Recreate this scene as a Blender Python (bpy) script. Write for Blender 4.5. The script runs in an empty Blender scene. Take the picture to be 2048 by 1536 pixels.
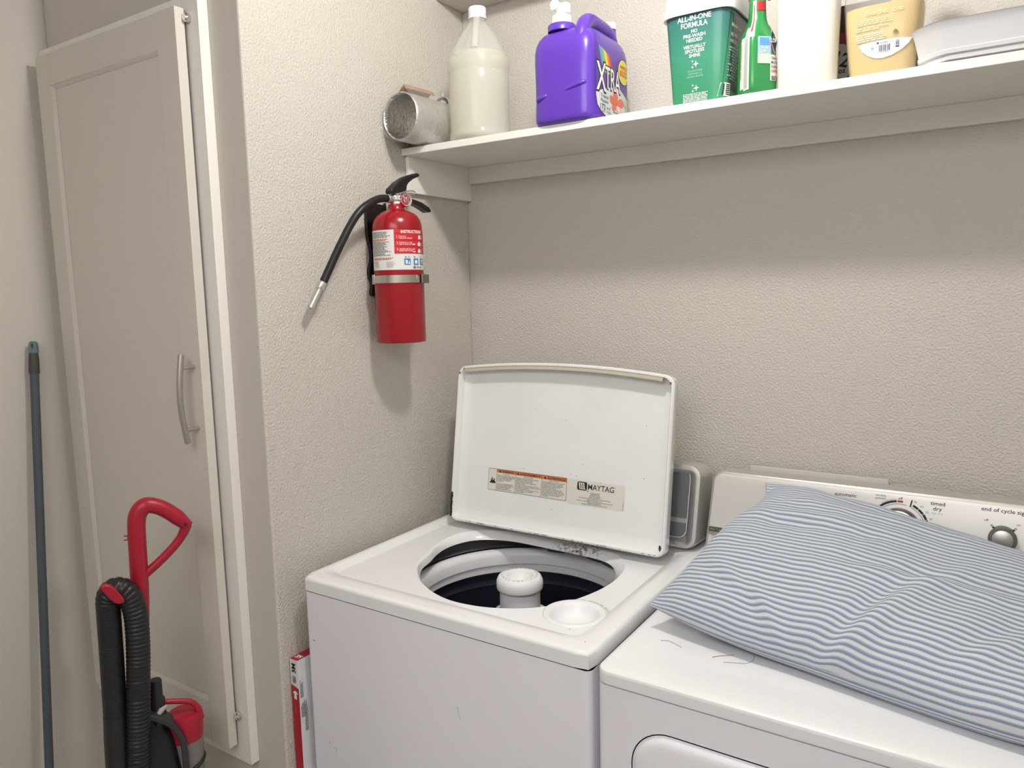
import bpy, bmesh, math, random
from mathutils import Vector, Matrix, noise
random.seed(7)
S = bpy.context.scene
COL = S.collection
PI = math.pi
R_ = math.radians

# ------------------------------------------------------------------ camera
cam_d = bpy.data.cameras.new('camera')
cam = bpy.data.objects.new('camera', cam_d)
COL.objects.link(cam)
S.camera = cam
cam_d.sensor_width = 36.0
cam_d.sensor_fit = 'HORIZONTAL'
cam_d.lens = 1501.9 / 2048 * 36.0
cam_d.clip_start = 0.02
_y, _p, _r = 0.5795, -0.125, -0.0231
_f = Vector((-math.sin(_y) * math.cos(_p), math.cos(_y) * math.cos(_p), math.sin(_p)))
_rt = Vector((math.cos(_y), math.sin(_y), 0))
_up = _rt.cross(_f)
_r2 = _rt * math.cos(_r) + _up * math.sin(_r)
_u2 = _r2.cross(_f)
cam.matrix_world = Matrix(((_r2.x, _u2.x, -_f.x, 1.2584), (_r2.y, _u2.y, -_f.y, -1.7219),
                           (_r2.z, _u2.z, -_f.z, 1.5104), (0, 0, 0, 1)))

# ------------------------------------------------------------------ world, light, exposure
w = bpy.data.worlds.new('world')
S.world = w
w.use_nodes = True
w.node_tree.nodes['Background'].inputs[0].default_value = (1.0, 0.96, 0.9, 1)
w.node_tree.nodes['Background'].inputs[1].default_value = 0.15
S.view_settings.view_transform = 'Standard'
S.view_settings.look = 'None'
S.view_settings.gamma = 1
S.view_settings.use_curve_mapping = False
S.view_settings.exposure = 0.0


def lamp(name, loc, power, radius, color):
    d = bpy.data.lights.new(name, 'POINT')
    d.energy = power
    d.shadow_soft_size = radius
    d.color = color
    o = bpy.data.objects.new(name, d)
    COL.objects.link(o)
    o.location = loc
    return o


lamp('ceiling_lamp', (0.79, -0.755, 2.395), 26.0, 0.045, (1.0, 0.972, 0.922))
# added soft fill behind the camera, brightens the shaded fronts; no fixture there
_fl = bpy.data.lights.new('fill_light', 'AREA')
_fl.shape = 'RECTANGLE'
_fl.size = 1.5
_fl.size_y = 0.9
_fl.energy = 29.0
_fl.color = (0.985, 0.965, 1.0)
_fo = bpy.data.objects.new('fill_light', _fl)
COL.objects.link(_fo)
_fo.location = (1.15, -2.25, 2.35)
_fo.rotation_euler = (R_(28), 0, 0)


# ------------------------------------------------------------------ materials
MATS = {}


def nd(nt, t, **kw):
    n = nt.nodes.new(t)
    for k, v in kw.items():
        setattr(n, k, v)
    return n


def mat(name, col, rough=0.5, metal=0.0, spec=0.5, bump=0.0, bscale=80.0, bdist=0.001, var=0.0, vscale=6.0,
        coat=0.0, sss=0.0, trans=0.0, ior=1.45, alpha=1.0, detail=3.0, aniso=None):
    if name in MATS:
        return MATS[name]
    m = bpy.data.materials.new(name)
    m.use_nodes = True
    nt = m.node_tree
    b = nt.nodes['Principled BSDF']
    c = tuple(col) + (1.0,) if len(col) == 3 else col
    b.inputs['Base Color'].default_value = c
    b.inputs['Roughness'].default_value = rough
    b.inputs['Metallic'].default_value = metal
    b.inputs['Specular IOR Level'].default_value = spec
    b.inputs['Coat Weight'].default_value = coat
    b.inputs['Coat Roughness'].default_value = 0.08
    b.inputs['Transmission Weight'].default_value = trans
    b.inputs['IOR'].default_value = ior
    b.inputs['Alpha'].default_value = alpha
    if sss:
        b.inputs['Subsurface Weight'].default_value = sss
        b.inputs['Subsurface Scale'].default_value = 0.01
    tc = nd(nt, 'ShaderNodeTexCoord')
    if bump:
        n = nd(nt, 'ShaderNodeTexNoise')
        n.inputs['Scale'].default_value = bscale
        n.inputs['Detail'].default_value = detail
        src = tc.outputs['Object']
        if aniso:
            mp = nd(nt, 'ShaderNodeMapping')
            mp.inputs['Scale'].default_value = aniso
            nt.links.new(src, mp.inputs[0])
            src = mp.outputs[0]
        nt.links.new(src, n.inputs['Vector'])
        bp = nd(nt, 'ShaderNodeBump')
        bp.inputs['Strength'].default_value = bump
        bp.inputs['Distance'].default_value = bdist
        nt.links.new(n.outputs['Fac'], bp.inputs['Height'])
        nt.links.new(bp.outputs[0], b.inputs['Normal'])
    if var:
        n2 = nd(nt, 'ShaderNodeTexNoise')
        n2.inputs['Scale'].default_value = vscale
        n2.inputs['Detail'].default_value = 4
        nt.links.new(tc.outputs['Object'], n2.inputs['Vector'])
        rp = nd(nt, 'ShaderNodeValToRGB')
        rp.color_ramp.elements[0].position = 0.3
        rp.color_ramp.elements[1].position = 0.7
        rp.color_ramp.elements[0].color = tuple(max(0, x * (1 - var)) for x in c[:3]) + (1,)
        rp.color_ramp.elements[1].color = tuple(min(1, x * (1 + var)) for x in c[:3]) + (1,)
        nt.links.new(n2.outputs['Fac'], rp.inputs[0])
        nt.links.new(rp.outputs[0], b.inputs['Base Color'])
    MATS[name] = m
    return m


def film(name, col, clear, rough=0.15, body='diffuse', spec=1.0):
    """thin plastic you can see through: part clear, part milky"""
    m = bpy.data.materials.new(name)
    m.use_nodes = True
    nt = m.node_tree
    out = nt.nodes['Material Output']
    b = nt.nodes['Principled BSDF']
    b.inputs['Base Color'].default_value = tuple(col) + (1,)
    b.inputs['Roughness'].default_value = rough
    b.inputs['Specular IOR Level'].default_value = 0.6 * spec
    tl = nd(nt, 'ShaderNodeBsdfTranslucent')
    tl.inputs[0].default_value = tuple(col) + (1,)
    tr = nd(nt, 'ShaderNodeBsdfTransparent')
    tr.inputs[0].default_value = tuple(0.4 + 0.6 * x for x in col) + (1,)
    mx = nd(nt, 'ShaderNodeMixShader')
    mx.inputs[0].default_value = 0.45
    nt.links.new(b.outputs[0], mx.inputs[1])
    nt.links.new(tl.outputs[0], mx.inputs[2])
    mx2 = nd(nt, 'ShaderNodeMixShader')
    mx2.inputs[0].default_value = clear
    nt.links.new(mx.outputs[0], mx2.inputs[1])
    nt.links.new(tr.outputs[0], mx2.inputs[2])
    nt.links.new(mx2.outputs[0], out.inputs[0])
    return m


WALL = mat('textured_wall_paint', (0.605, 0.578, 0.522), 0.62, spec=0.3, bump=0.9, bscale=210, bdist=0.0034, detail=3.0)
WALL2 = mat('smooth_wall_paint', (0.605, 0.578, 0.522), 0.62, spec=0.3, bump=0.3, bscale=200, bdist=0.0014)
CEIL = mat('ceiling_paint', (0.62, 0.585, 0.54), 0.8, spec=0.2, bump=0.4, bscale=70, bdist=0.004)
FLOOR = mat('floor_vinyl', (0.62, 0.60, 0.58), 0.45, var=0.2, vscale=9)
TRIM = mat('white_trim_paint', (0.84, 0.82, 0.775), 0.42, spec=0.4, bump=0.12, bscale=40, bdist=0.0008, var=0.015)
DOORP = mat('cabinet_paint', (0.66, 0.632, 0.567), 0.45, spec=0.4, bump=0.10, bscale=60, bdist=0.0006)
STEEL = mat('brushed_nickel', (0.55, 0.53, 0.49), 0.32, 1.0)
CHROME = mat('bright_metal', (0.72, 0.71, 0.68), 0.16, 1.0)
ALU = mat('aluminium_fitting', (0.70, 0.70, 0.68), 0.3, 1.0)
BLACK = mat('black_plastic', (0.012, 0.012, 0.013), 0.38)
BLACKR = mat('black_rubber', (0.012, 0.012, 0.013), 0.42)
DGREY = mat('dark_grey_plastic', (0.045, 0.047, 0.05), 0.42)
ENAMEL = mat('white_enamel', (0.88, 0.89, 0.91), 0.22, spec=0.5, coat=0.25, var=0.01, vscale=3)
ENAMELC = mat('white_cabinet_enamel', (0.87, 0.87, 0.925), 0.30, spec=0.5, var=0.012, vscale=2.5)
WPLAST = mat('white_plastic', (0.87, 0.88, 0.90), 0.3, spec=0.5)
WCAP = mat('white_cap_plastic', (0.86, 0.86, 0.85), 0.35)
INK = mat('black_ink', (0.015, 0.015, 0.016), 0.6)
INKG = mat('grey_ink', (0.16, 0.16, 0.16), 0.6)
INKL = mat('pale_grey_ink', (0.42, 0.42, 0.41), 0.6)
INKW = mat('white_ink', (0.82, 0.83, 0.82), 0.5)
PAPER = mat('sticker_paper', (0.74, 0.735, 0.67), 0.45)
ORANGE = mat('orange_ink', (0.60, 0.20, 0.06), 0.5)
REDINK = mat('red_ink', (0.45, 0.02, 0.03), 0.5)
RUST = mat('dark_rust', (0.035, 0.022, 0.015), 0.8)
MOLD = mat('grey_grime', (0.14, 0.12, 0.09), 0.9)


# ------------------------------------------------------------------ mesh helpers
_TC = {}
_CAPH = [None]


def text_geo(s, off=0.0):
    k = (s, off)
    if k in _TC:
        return _TC[k]
    cu = bpy.data.curves.new('t', 'FONT')
    cu.body = s
    cu.offset = off
    cu.resolution_u = 3
    cu.fill_mode = 'FRONT'
    ob = bpy.data.objects.new('t', cu)
    me = bpy.data.meshes.new_from_object(ob)
    vs = [(v.co.x, v.co.y) for v in me.vertices]
    fs = [tuple(p.vertices) for p in me.polygons]
    bpy.data.objects.remove(ob)
    bpy.data.meshes.remove(me)
    bpy.data.curves.remove(cu)
    _TC[k] = (vs, fs)
    return vs, fs


def plane_map(o, ux, uy, eps=0.0):
    o, ux, uy = Vector(o), Vector(ux).normalized(), Vector(uy).normalized()
    n = ux.cross(uy)
    return lambda u, v, e=0.0: o + ux * u + uy * v + n * (eps + e)


def cyl_map(c, r, eps=0.0):
    c = Vector(c)
    return lambda a, z, e=0.0: Vector((c.x + (r + eps + e) * math.cos(a), c.y + (r + eps + e) * math.sin(a), z))


class MB:
    def __init__(s):
        s.v, s.f, s.m, s.uv = [], [], [], {}

    def add(s, vs, fs, mi=0):
        o = len(s.v)
        s.v += [Vector(p) for p in vs]
        s.f += [tuple(i + o for i in f) for f in fs]
        s.m += [mi] * len(fs)
        return s

    def box(s, x0, x1, y0, y1, z0, z1, mi=0, M=None):
        vs = [Vector((x, y, z)) for z in (z0, z1) for y in (y0, y1) for x in (x0, x1)]
        if M:
            vs = [M @ p for p in vs]
        return s.add(vs, [(0, 2, 3, 1), (4, 5, 7, 6), (0, 1, 5, 4), (2, 6, 7, 3), (0, 4, 6, 2), (1, 3, 7, 5)], mi)

    def loft(s, rings, mi=0, c0=True, c1=True, closed=True):
        n = len(rings[0])
        vs = [p for r in rings for p in r]
        fs = []
        for i in range(len(rings) - 1):
            for j in range(n if closed else n - 1):
                k = (j + 1) % n
                fs.append((i * n + j, i * n + k, (i + 1) * n + k, (i + 1) * n + j))
        if c0:
            fs.append(tuple(range(n - 1, -1, -1)))
        if c1:
            fs.append(tuple((len(rings) - 1) * n + j for j in range(n)))
        return s.add(vs, fs, mi)

    def lathe(s, prof, c=(0, 0, 0), n=40, mi=0, M=None, c0=True, c1=True):
        rings = []
        for r, z in prof:
            ring = []
            for j in range(n):
                a = 2 * PI * j / n
                p = Vector((r * math.cos(a), r * math.sin(a), z))
                ring.append((M @ p if M else p) + Vector(c))
            rings.append(ring)
        return s.loft(rings, mi, c0, c1)

    def tube(s, pts, rad, n=12, mi=0, caps=True, flat=1.0):
        pts = [Vector(p) for p in pts]
        if not isinstance(rad, (list, tuple)):
            rad = [rad] * len(pts)
        rings = []
        up = None
        for i, p in enumerate(pts):
            t = (pts[min(i + 1, len(pts) - 1)] - pts[max(i - 1, 0)]).normalized()
            if up is None:
                a = Vector((0, 0, 1)) if abs(t.z) < 0.9 else Vector((0, 1, 0))
                up = (a - t * a.dot(t)).normalized()
            else:
                up = (up - t * up.dot(t)).normalized()
            sd = t.cross(up)
            rings.append([p + (up * math.cos(2 * PI * j / n) * flat + sd * math.sin(2 * PI * j / n)) * rad[i] for j in range(n)])
        return s.loft(rings, mi, caps, caps)

    def poly(s, pts, mi=0):
        return s.add(pts, [tuple(range(len(pts)))], mi)

    def prism(s, pts2, P, d0, d1, mi=0):
        """2D outline through map P(u,v,e) extruded from e=d0 to e=d1"""
        return s.loft([[P(u, v, d0) for u, v in pts2], [P(u, v, d1) for u, v in pts2]], mi)

    def patch(s, P, u0, u1, v0, v1, nu=1, nv=1, mi=0, e=0.0):
        vs = [P(u0 + (u1 - u0) * i / nu, v0 + (v1 - v0) * j / nv, e) for j in range(nv + 1) for i in range(nu + 1)]
        fs = [(j * (nu + 1) + i, j * (nu + 1) + i + 1, (j + 1) * (nu + 1) + i + 1, (j + 1) * (nu + 1) + i)
              for j in range(nv) for i in range(nu)]
        return s.add(vs, fs, mi)

    def shape(s, P, pts, mi=0, e=0.0):
        return s.poly([P(u, v, e) for u, v in pts], mi)

    def text(s, t, P, u, v, h, mi=0, w=None, align='L', e=0.0002, off=0.0, us=1.0, rot=0.0):
        """letters of cap height h; u,v = baseline start / centre / end; w forces the width; us scales u units"""
        if _CAPH[0] is None:
            vs, _ = text_geo('H')
            _CAPH[0] = max(p[1] for p in vs)
        vs, fs = text_geo(t, off)
        if not vs:
            return s
        k = h / _CAPH[0]
        x0, x1 = min(p[0] for p in vs), max(p[0] for p in vs)
        kx = k if w is None else w / max(1e-6, x1 - x0)
        W = (x1 - x0) * kx
        sh = {'L': 0, 'C': -W / 2, 'R': -W}[align]
        cr, sr = math.cos(rot), math.sin(rot)
        q = []
        for px, py in vs:
            a, b = (px - x0) * kx + sh, py * k
            q.append(P(u + (a * cr - b * sr) * us, v + a * sr + b * cr, e))
        return s.add(q, fs, mi)

    def build(s, name, mats, parent=None, smooth=38, bevel=0, seg=2, sub=0):
        me = bpy.data.meshes.new(name)
        off = Vector((0, 0, 0))
        q = parent
        while q is not None:
            off += Vector(q.location)
            q = q.parent
        me.from_pydata([tuple(p - off) for p in s.v], [], s.f)
        if not isinstance(mats, (list, tuple)):
            mats = [mats]
        for m in mats:
            me.materials.append(m)
        me.polygons.foreach_set('material_index', s.m)
        if s.uv:
            ul = me.uv_layers.new(name='uv')
            for lp in me.loops:
                ul.data[lp.index].uv = s.uv.get(lp.vertex_index, (0, 0))
        bm = bmesh.new()
        bm.from_mesh(me)
        bmesh.ops.recalc_face_normals(bm, faces=bm.faces) if not getattr(s, 'keep', False) else None
        bm.to_mesh(me)
        bm.free()
        if smooth:
            me.shade_smooth()
            me.set_sharp_from_angle(angle=R_(smooth))
        o = bpy.data.objects.new(name, me)
        COL.objects.link(o)
        if parent is not None:
            o.parent = parent
        if bevel:
            b = o.modifiers.new('bevel', 'BEVEL')
            b.width = bevel
            b.segments = seg
            b.limit_method = 'ANGLE'
            b.angle_limit = R_(40)
            b.harden_normals = False
        if sub:
            q = o.modifiers.new('subsurf', 'SUBSURF')
            q.levels = sub
            q.render_levels = sub
        return o


def tag(o, label, cat, group=None):
    o['label'] = label
    o['category'] = cat
    if group:
        o['group'] = group
    return o


def thing(name, label, cat, loc, group=None):
    o = bpy.data.objects.new(name, None)
    COL.objects.link(o)
    o.location = loc
    o.empty_display_size = 0.05
    return tag(o, label, cat, group)


def struct(o):
    o['kind'] = 'structure'
    return o


def catmull(pts, k=8, closed=False):
    P = [Vector(p) for p in pts]
    n = len(P)
    out = []
    for i in range(n if closed else n - 1):
        if closed:
            a, b, c, d = P[(i - 1) % n], P[i], P[(i + 1) % n], P[(i + 2) % n]
        else:
            a, b, c, d = P[max(i - 1, 0)], P[i], P[i + 1], P[min(i + 2, n - 1)]
        for j in range(k):
            t = j / k
            out.append(0.5 * ((2 * b) + (c - a) * t + (2 * a - 5 * b + 4 * c - d) * t * t + (3 * b - a - 3 * c + d) * t ** 3))
    if not closed:
        out.append(P[-1])
    return out


def sring(cx, cy, z, a, b, p=2.0, n=48, rot=0.0):
    """superellipse ring"""
    out = []
    cr, sr = math.cos(rot), math.sin(rot)
    for j in range(n):
        t = 2 * PI * (j + 0.5) / n
        c, s_ = math.cos(t), math.sin(t)
        x = a * math.copysign(abs(c) ** (2 / p), c)
        y = b * math.copysign(abs(s_) ** (2 / p), s_)
        out.append(Vector((cx + x * cr - y * sr, cy + x * sr + y * cr, z)))
    return out


def rr2(x0, x1, y0, y1, r, k=6):
    """rounded rectangle outline, counter-clockwise"""
    out = []
    for cx, cy, a0 in ((x1 - r, y1 - r, 0), (x0 + r, y1 - r, 90), (x0 + r, y0 + r, 180), (x1 - r, y0 + r, 270)):
        for i in range(k + 1):
            a = R_(a0 + 90 * i / k)
            out.append((cx + r * math.cos(a), cy + r * math.sin(a)))
    return out


def rray(cx, cy, x0, x1, y0, y1, r, n):
    """rounded rectangle sampled by rays from (cx,cy)"""
    out = []
    mx, my, hx, hy = (x0 + x1) / 2, (y0 + y1) / 2, (x1 - x0) / 2, (y1 - y0) / 2

    def sd(x, y):
        qx, qy = abs(x - mx) - hx + r, abs(y - my) - hy + r
        return math.hypot(max(qx, 0), max(qy, 0)) + min(max(qx, qy), 0) - r
    for j in range(n):
        a = 2 * PI * j / n
        lo, hi = 0.0, 3.0
        for _ in range(40):
            m = (lo + hi) / 2
            if sd(cx + m * math.cos(a), cy + m * math.sin(a)) < 0:
                lo = m
            else:
                hi = m
        out.append((cx + lo * math.cos(a), cy + lo * math.sin(a)))
    return out


def disc(P, u, v, r, n=24, r2=None):
    return [(u + r * math.cos(2 * PI * j / n), v + (r2 or r) * math.sin(2 * PI * j / n)) for j in range(n)]


def arc_band(mb, P, u, v, r0, r1, a0, a1, n=24, mi=0, e=0.0003):
    vs, fs = [], []
    for i in range(n + 1):
        a = a0 + (a1 - a0) * i / n
        vs += [P(u + r0 * math.cos(a), v + r0 * math.sin(a), e), P(u + r1 * math.cos(a), v + r1 * math.sin(a), e)]
        if i < n:
            fs.append((2 * i, 2 * i + 1, 2 * i + 3, 2 * i + 2))
    mb.add(vs, fs, mi)


# ------------------------------------------------------------------ the room
XR, YF, ZC = 1.66, -2.6, 2.44
struct(MB().box(-0.72, XR, 0.0, 0.08, 0, ZC).build('wall_back', WALL, smooth=0))
_wl = MB().box(-0.72, 0.0, -0.7279, 0.0, 0, ZC)
_wl.m[2] = 1
struct(_wl.build('wall_left', [WALL, WALL2], smooth=0, bevel=0.004))
struct(MB().box(-0.80, -0.72, YF, 0.08, 0, ZC).build('wall_far_left', WALL2, smooth=0))
struct(MB().box(XR, XR + 0.08, YF, 0.08, 0, ZC).build('wall_right', WALL, smooth=0))
struct(MB().box(-0.80, XR + 0.08, YF - 0.08, YF, 0, ZC).build('wall_front', WALL2, smooth=0))
struct(MB().box(-0.80, XR + 0.08, YF - 0.08, 0.08, -0.06, 0).build('floor', FLOOR, smooth=0))
struct(MB().box(-0.80, XR + 0.08, YF - 0.08, 0.08, ZC, ZC + 0.06).build('ceiling', CEIL, smooth=0))
struct(MB().box(0.0, XR, -0.115, 0.0, 2.251, ZC).build('trim_1', CEIL, smooth=0, bevel=0.003))

# ------------------------------------------------------------------ built-in cabinet in the end wall
cab = thing('built_in_cabinet', 'tall cream built-in cabinet with a long shaker door beside the left wall', 'cabinet', (-0.40, -0.7285, 0.474))
FY = -0.7504
mb = MB()
mb.box(-0.150, -0.0927, FY, -0.7280, 0.474, 2.438)
mb.box(-0.7195, -0.150, FY, -0.7280, 0.474, 0.545)
mb.box(-0.7195, -0.66, FY, -0.7280, 0.545, 2.104)
mb.box(-0.66, -0.150, FY, -0.7280, 2.04, 2.104)
mb.build('face_frame', TRIM, cab, bevel=0.0012)
DX0, DX1, DY0, DY1, DZ0, DZ1 = -0.678, -0.128, -0.778, -0.757, 0.516, 2.0767
mb = MB()
sw = 0.058
mb.box(DX0, DX0 + sw, DY0, DY1, DZ0, DZ1)
mb.box(DX1 - sw - 0.006, DX1, DY0, DY1, DZ0, DZ1)
mb.box(DX0 + sw, DX1 - sw - 0.006, DY0, DY1, DZ1 - 0.072, DZ1)
mb.box(DX0 + sw, DX1 - sw - 0.006, DY0, DY1, DZ0, DZ0 + 0.095)
mb.box(DX0 + sw, DX1 - sw - 0.006, DY0 + 0.008, DY1 - 0.004, DZ0 + 0.095, DZ1 - 0.072)
for f in ((DX0 + sw, 1), (DX1 - sw - 0.006, -1)):
    x, sg = f
    mb.loft([[(x, DY0, z), (x + sg * 0.008, DY0 + 0.008, z), (x, DY0 + 0.008, z)] for z in (DZ0 + 0.095, DZ1 - 0.072)])
for z, sg in ((DZ1 - 0.072, -1), (DZ0 + 0.095, 1)):
    mb.loft([[(x, DY0, z), (x, DY0 + 0.008, z + sg * 0.008), (x, DY0 + 0.008, z)] for x in (DX0 + sw, DX1 - sw - 0.006)])
door = mb.build('door', DOORP, cab, bevel=0.0012)
hb = MB()
hp = [(-0.1505, -0.806 - 0.010 * math.sin(PI * t), 1.3935 - 0.185 * t) for t in [i / 16 for i in range(17)]]
hb.tube(hp, 0.0062, 12, flat=1.0)
for z in (1.366, 1.236):
    hb.lathe([(0.0042, 0), (0.0042, 0.034)], (-0.1505, -0.777, z), 12, M=Matrix.Rotation(R_(90), 4, 'X'))
h = hb.build('handle', STEEL, door)
h['label'] = 'curved brushed metal handle'
for z in (2.058, 0.588):
    b = MB().lathe([(0.0, 0), (0.007, 0.0), (0.009, 0.004), (0.009, 0.010), (0.006, 0.0128), (0, 0.0128)],
                   (-0.121, -0.7445 - 0.006, z), 16, M=Matrix.Rotation(R_(90), 4, 'X')).build('bumper', CHROME, cab)

# ------------------------------------------------------------------ broom / mop pole leaning in the corner
pole = thing('mop_handle', 'blue-grey mop pole with a hanging eye leaning on the far left wall', 'pole', (-0.655, -0.945, 0.0))
top, bot = Vector((-0.700, -0.835, 1.413)), Vector((-0.640, -0.945, 0.035))
ax = (bot - top).normalized()
PB = mat('pole_blue_grey', (0.075, 0.09, 0.105), 0.45)
PG = mat('pole_grip_grey', (0.06, 0.058, 0.055), 0.5)
PT = mat('pole_cap_teal', (0.13, 0.20, 0.23), 0.35)
MB().tube([top + ax * 0.078, bot], 0.0098, 16).build('pole', PB, pole)
MB().tube([top + ax * 0.028, top + ax * 0.045, top + ax * 0.068, top + ax * 0.078], [0.0098, 0.0112, 0.0117, 0.0115], 16).build('grip', PG, pole)
side = Vector((0.75, 0.66, 0)).normalized()
nrm = side.cross(ax).normalized()
PP = lambda u, v, e=0.0: top + side * u - ax * v + nrm * e
mb = MB()
outl = [(0.0095, -0.028), (0.0085, -0.010), (0.006, -0.002), (0.0, 0.0005), (-0.006, -0.002), (-0.0085, -0.010), (-0.0095, -0.028)]
outl = [(p.x, p.y) for p in catmull([(a, b, 0) for a, b in outl], 4)]
cx, cy = 0.0, -0.0115
inn = []
for u, v in outl:
    a = math.atan2(v - cy, u - cx)
    inn.append((cx + 0.0032 * math.cos(a), cy + 0.0065 * math.sin(a)))
mb.loft([[PP(u, v, -0.006) for u, v in outl], [PP(u, v, 0.006) for u, v in outl], [PP(u, v, 0.006) for u, v in inn], [PP(u, v, -0.006) for u, v in inn], [PP(u, v, -0.006) for u, v in outl]], 0, False, False)
mb.build('hanging_cap', PT, pole, smooth=50)
MB().box(-0.69, -0.60, -1.06, -0.85, 0.002, 0.035).build('mop_head', PG, pole, bevel=0.008, seg=3)

# ------------------------------------------------------------------ wall shelf
sh = thing('wall_shelf', 'long white painted shelf on cleats across the back wall', 'shelf', (0.83, 0.0, 1.8425))
ST, SB, SY = 1.8592, 1.8425, -0.2736
MB().box(0.001, XR - 0.001, SY, -0.001, SB, ST).build('board', TRIM, sh, bevel=0.0012)
MB().box(0.001, 0.0129, -0.2600, -0.0005, 1.7544, SB).build('side_cleat', TRIM, sh, bevel=0.001)
MB().box(0.0129, XR - 0.001, -0.0125, -0.0005, 1.800, SB).build('back_cleat', TRIM, sh, bevel=0.001)

# ------------------------------------------------------------------ top-loading washing machine
def fine(mb, P, u0, u1, v1, pitch, n, mi, hfrac=0.55, us=1.0, seed=1, ragged=0.35, e=0.0003):
    """rows of print too small to read: broken bars as long as words"""
    rnd = random.Random(seed)
    for i in range(n):
        v = v1 - i * pitch
        u = u0
        end = u1 - (u1 - u0) * rnd.random() * ragged
        while u < end:
            wl = pitch * (1.0 + 3.2 * rnd.random()) * us
            b = min(u + wl, end)
            mb.poly([P(u, v - pitch * hfrac, e), P(b, v - pitch * hfrac, e), P(b, v, e), P(u, v, e)], mi)
            u = b + pitch * 0.45 * us


def arc_text(mb, t, P, cu, cv, r, a0, a1, h, mi, inward=False, e=0.0003):
    n = len(t)
    for i, ch in enumerate(t):
        a = a0 + (a1 - a0) * (i + 0.5) / n
        if ch == ' ':
            continue
        mb.text(ch, P, cu + r * math.cos(a), cv + r * math.sin(a), h, mi, align='C', e=e, rot=a - PI / 2)


WX0, WX1, WYF, WYB = 0.0366, 0.7226, -0.6906, -0.045
washer = thing('washing_machine', 'white top-loading washing machine with its lid standing open', 'washing machine', (0.38, -0.37, 0.0))
mb = MB()
mb.loft([[Vector((x, y, z)) for x, y in rr2(WX0 + 0.002, WX1 - 0.002, WYF + 0.0035, WYB - 0.002, 0.012, 4)] for z in (0.015, 0.8855)], 0, True, False)
PF = plane_map((0, WYF + 0.0035, 0), (1, 0, 0), (0, 0, 1))
for u, v, r in ((0.0625, 0.779, 0.0016), (0.093, 0.555, 0.0012), (0.108, 0.548, 0.001)):
    mb.shape(PF, disc(PF, u, v, r, 10), 1, 0.0003)
mb.shape(PF, [(0.4415, 0.744), (0.443, 0.742), (0.4492, 0.719), (0.4485, 0.7195)], 2, 0.0003)
mb.shape(PF, [(0.114, 0.552), (0.115, 0.552), (0.1115, 0.535), (0.1108, 0.535)], 2, 0.0003)
mb.build('cabinet', [ENAMELC, INK, INKL], washer, smooth=50)
for x in (WX0 + 0.05, WX1 - 0.05):
    for y in (WYF + 0.06, WYB - 0.06):
        MB().lathe([(0.022, 0), (0.022, 0.006), (0.01, 0.008), (0.01, 0.016)], (x, y, 0), 16).build('foot', BLACKR, washer)

# enamel top with the well opening
g = mat('top_enamel_with_grime', (0.88, 0.89, 0.91), 0.22, coat=0.25)
nt = g.node_tree
b = nt.nodes['Principled BSDF']
tc = nd(nt, 'ShaderNodeTexCoord')
vd = nd(nt, 'ShaderNodeVectorMath', operation='MULTIPLY')
vd.inputs[1].default_value = (0.42, 1, 1)
sb_ = nd(nt, 'ShaderNodeVectorMath', operation='SUBTRACT')
sb_.inputs[1].default_value = (0.0685, 0.155, 0.902)
nt.links.new(tc.outputs['Object'], sb_.inputs[0])
nt.links.new(sb_.outputs[0], vd.inputs[0])
ln = nd(nt, 'ShaderNodeVectorMath', operation='LENGTH')
nt.links.new(vd.outputs[0], ln.inputs[0])
mr = nd(nt, 'ShaderNodeMapRange')
mr.inputs[1].default_value, mr.inputs[2].default_value = 0.008, 0.034
mr.inputs[3].default_value, mr.inputs[4].default_value = 1.0, 0.0
nt.links.new(ln.outputs[1], mr.inputs[0])
n1 = nd(nt, 'ShaderNodeTexNoise')
n1.inputs['Scale'].default_value = 120
n1.inputs['Detail'].default_value = 5
nt.links.new(tc.outputs['Object'], n1.inputs['Vector'])
r1 = nd(nt, 'ShaderNodeValToRGB')
r1.color_ramp.elements[0].position, r1.color_ramp.elements[1].position = 0.44, 0.62
nt.links.new(n1.outputs['Fac'], r1.inputs[0])
ml = nd(nt, 'ShaderNodeMath', operation='MULTIPLY')
nt.links.new(mr.outputs[0], ml.inputs[0])
nt.links.new(r1.outputs[0], ml.inputs[1])
mxc = nd(nt, 'ShaderNodeMixRGB')
mxc.inputs[1].default_value = (0.88, 0.89, 0.91, 1)
mxc.inputs[2].default_value = (0.10, 0.085, 0.06, 1)
nt.links.new(ml.outputs[0], mxc.inputs[0])
nt.links.new(mxc.outputs[0], b.inputs['Base Color'])

OCX, OCY = 0.385, -0.385
hole = [(.172, -.43), (.186, -.478), (.213, -.517), (.25, -.553), (.281, -.575), (.325, -.597), (.373, -.609), (.42, -.608), (.463, -.598),
        (.51, -.575), (.548, -.543), (.578, -.497), (.598, -.440), (.607, -.388), (.606, -.340), (.595, -.290), (.570, -.245), (.53, -.218),
        (.46, -.207), (.36, -.203), (.26, -.205), (.195, -.226), (.160, -.256), (.145, -.297), (.144, -.340), (.155, -.385)]
NR = 128


def radial(pts, cx, cy, n):
    c = catmull([(x, y, 0) for x, y in pts], 8, True)
    pr = sorted(((math.atan2(p.y - cy, p.x - cx)) % (2 * PI), math.hypot(p.x - cx, p.y - cy)) for p in c)
    out = []
    for j in range(n):
        a = 2 * PI * j / n
        k = next((i for i, q in enumerate(pr) if q[0] > a), 0)
        a1, r1_ = pr[k]
        a0, r0 = pr[k - 1]
        if a1 < a0:
            if a < a1:
                a0 -= 2 * PI
            else:
                a1 += 2 * PI
        t = (a - a0) / max(1e-9, a1 - a0)
        out.append((a, r0 + (r1_ - r0) * t))
    return out


HR = radial(hole, OCX, OCY, NR)


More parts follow.
